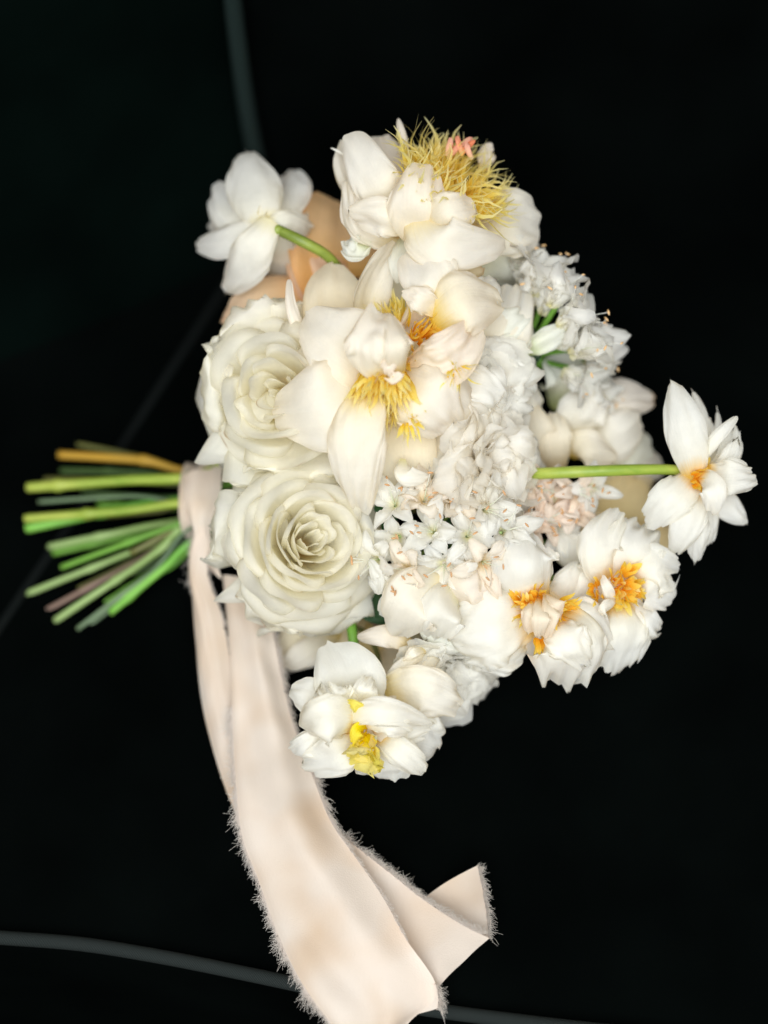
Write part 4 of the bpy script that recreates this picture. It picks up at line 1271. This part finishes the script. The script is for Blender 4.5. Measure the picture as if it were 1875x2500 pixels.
def cloth(name, A, Bq, n=90, m=26, wave=0.0, seed=1, belly=0.0, freq=(0.6, 1.6), curlA=0.0, curlB=0.0):
    """silk between two edges; returns the points for the fringe"""
    a = crom([P(*q) for q in A], np.linspace(0, 1, n))
    b = crom([P(*q) for q in Bq], np.linspace(0, 1, n))
    s = np.linspace(0, 1, m)
    pts = a[:, None] * (1 - s)[None, :, None] + b[:, None] * s[None, :, None]
    t = np.linspace(0, 1, n)
    wd = np.linalg.norm(b - a, axis=1)
    along = np.gradient((a + b) / 2, axis=0)
    nn = np.cross(b - a, along)
    nn /= np.linalg.norm(nn, axis=1, keepdims=True) + 1e-12
    nn *= np.sign((nn * (-FW)).sum(1, keepdims=True) + 1e-9)
    ln = np.linalg.norm(along, axis=1).sum()
    Tm, Sm = np.meshgrid(t, s, indexing='ij')
    z = wave * Wob(seed, *freq)(Tm * ln / 0.06, Sm * 1.5) + belly * np.sin(np.pi * Sm) + 0.00025 * Wob(seed + 7, 2.5, 6)(Tm * ln / 0.06, Sm * 1.2)
    z = z + curlA * np.exp(-Sm * 9) + curlB * np.exp(-(1 - Sm) * 9)
    pts = pts + nn[:, None] * z[..., None]
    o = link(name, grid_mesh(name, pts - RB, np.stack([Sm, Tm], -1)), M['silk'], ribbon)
    return o, pts


def fray(o, pts, side, count, ln=0.0065, seed=3, t0=0.0, t1=1.0, lean=0.5):
    """loose threads along one edge"""
    r = np.random.RandomState(seed)
    e = pts[:, 0] if side == 0 else pts[:, -1]
    inn = pts[:, 1] if side == 0 else pts[:, -2]
    b = Bag()
    n = len(e)
    dens = Wob(seed, 6, 18, 6)
    cl = r.uniform(t0, t1, max(4, count // 7))
    cd = r.normal(size=(len(cl), 2))
    for k in range(count):
        q_ = r.randint(len(cl))
        t = float(np.clip(cl[q_] + r.normal() * 0.004, t0, t1)) * (n - 1.001)
        i = int(t)
        f = t - i
        p = e[i] * (1 - f) + e[i + 1] * f
        o_ = nrm(e[i] - inn[i])
        al = nrm(e[i + 1] - e[i])
        nn = nrm(np.cross(o_, al))
        l = ln * r.uniform(0.35, 1.15) * (0.8 + 0.25 * dens(np.array(t / n * 4), np.array(0.0)))
        d = nrm(o_ + al * (lean + cd[q_, 0] * 0.30 + r.normal() * 0.12) + nn * (cd[q_, 1] * 0.25 + r.normal() * 0.12))
        cv = (al * r.uniform(-0.5, 0.9) + nn * r.normal() * 0.5) * l
        tt = np.linspace(0, 1, 5)[:, None]
        q = p - o_ * 0.0006 + d * l * tt + cv * tt ** 2 + nn * l * 0.16 * np.sin(tt * r.uniform(3, 9)) + al * l * 0.22 * np.sin(tt * r.uniform(2, 7) + r.uniform(0, 6))
        b.tube(q, [0.00011, 0.00009, 0.00007], 3, None, cap=False)
    # threads running along the edge that have come loose
    for k in range(count // 40):
        i = r.randint(int(t0 * n), max(int(t0 * n) + 1, int(t1 * n) - 6))
        o_ = nrm(e[i] - inn[i])
        off = ln * r.uniform(0.1, 0.6)
        q = [e[min(n - 1, i + j)] + o_ * off * math.sin(math.pi * (j + 0.5) / 6) for j in range(6)]
        b.tube(q, 0.0001, 3, None, cap=False)
    V = np.asarray(b.V) - RB
    x = link('frayed_edge', poly_mesh('frayed_edge', V, b.F, b.uv), M['thread'], o, kind='stuff')
    return x


# band wound round the stems, with its knot
def band(name, cx, cy, h, rx, rz, half, seed, tilt=0.0, a0=0.0, a1=2 * math.pi):
    n, m = 60, 14
    c = P(cx, cy, h)
    axd = nrm(P(300, 1250, -100) - P(700, 1190, -80))          # along the stems
    axd = nrm(axd + UP * tilt)
    e1 = nrm(UP - (UP @ axd) * axd)
    e2 = np.cross(axd, e1)
    th = np.linspace(a0, a1, n)
    s = np.linspace(-1, 1, m)
    Tm, Sm = np.meshgrid(th, s, indexing='ij')
    wv = Wob(seed, 1, 3)
    k = 1 + 0.05 * wv(np.sin(Tm) * 1.5, Sm * 1.5) + 0.05 * np.cos(Sm * 7 + 2 * np.sin(Tm))
    pts = c + e1 * (rx * k * np.cos(Tm))[..., None] + e2 * (rz * k * np.sin(Tm))[..., None] + axd * (half * Sm + 0.002 * np.sin(2 * Tm))[..., None]
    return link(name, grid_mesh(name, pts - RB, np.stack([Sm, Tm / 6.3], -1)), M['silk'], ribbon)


band('wrap', 516, 1222, -92, 0.0235, 0.029, 0.0110, 5)
band('wrap', 526, 1226, -92, 0.0240, 0.030, 0.0075, 9, tilt=0.22)
o, p = cloth('knot', [(450, 1165, -64), (452, 1230, -54), (478, 1290, -54), (466, 1350, -58)], [(545, 1140, -66), (540, 1225, -52), (520, 1290, -50), (548, 1410, -56)], wave=0.0026, seed=4, belly=0.003)

# narrow tail on the left, edge-on fold
o, p = cloth('tail', [(476, 1290, -58), (464, 1370, -58), (472, 1450, -56), (478, 1560, -50), (490, 1700, -44), (520, 1830, -38), (560, 1950, -28), (610, 2050, -20)],
             [(518, 1285, -52), (512, 1400, -50), (538, 1490, -48), (560, 1600, -44), (580, 1720, -40), (612, 1850, -36), (660, 1960, -27), (710, 2050, -19)], wave=0.0016, seed=12, belly=0.006, n=110)
fray(o, p, 1, 900, 0.0035, 5, 0.1, 0.8)
fray(o, p, 0, 160, 0.006, 15, 0.0, 0.2)

# broad tail
LA = [(545, 1400, -52), (556, 1520, -44), (565, 1640, -34), (568, 1760, -22), (574, 1900, -8), (590, 2040, 3), (632, 2160, 11), (675, 2280, 20), (735, 2400, 31), (810, 2500, 36), (860, 2560, 36)]
LB = [(640, 1430, -54), (664, 1540, -46), (688, 1660, -36), (716, 1770, -26), (758, 1880, -14), (805, 2000, 0), (862, 2085, 10), (930, 2185, 20), (990, 2290, 28), (1066, 2420, 36), (985, 2520, 38)]
o, p = cloth('tail', LA, LB, wave=0.0026, seed=33, belly=0.004, n=150, m=34, freq=(0.8, 2.2), curlA=-0.004)
fray(o, p, 0, 2600, 0.0055, 6, 0.28, 0.99, lean=0.45)
fray(o, p, 1, 2000, 0.0054, 7, 0.0, 0.58, lean=0.35)
fray(o, p, 1, 500, 0.003, 17, 0.58, 0.80, lean=0.1)

# second layer: the strip that goes under and folds to the corner
o, p = cloth('fold', [(835, 2040, -4), (900, 2090, 0), (960, 2140, 4), (1020, 2188, 8), (1090, 2235, 14), (1150, 2270, 20), (1196, 2292, 24)],
             [(800, 2100, -10), (850, 2200, -8), (870, 2300, 0), (900, 2360, 8), (960, 2400, 16), (1020, 2408, 24), (1066, 2412, 30)], wave=0.0018, seed=41, belly=0.001, n=70)
fray(o, p, 0, 1700, 0.0048, 8, 0.0, 0.95, lean=-0.1)
# turned-up end behind the corner
o, p = cloth('end_flap', [(1020, 2205, -4), (1085, 2155, -2), (1163, 2112, 2)], [(1060, 2320, 2), (1130, 2300, 10), (1192, 2292, 22)], wave=0.0010, seed=52, belly=-0.003, n=40)
e = np.stack([p[-2], p[-1]], 1)     # the end row
fray(o, e, 1, 700, 0.0048, 9, 0.0, 1.0, lean=0.1)
o, p = cloth('end_flap', [(1064, 2404, 33), (1070, 2430, 33), (1068, 2462, 32)], [(1010, 2400, 28), (1000, 2440, 28), (1000, 2480, 28)], wave=0.0005, seed=53, n=20)
fray(o, p, 0, 160, 0.0065, 10, 0.0, 1.0, lean=0.6)
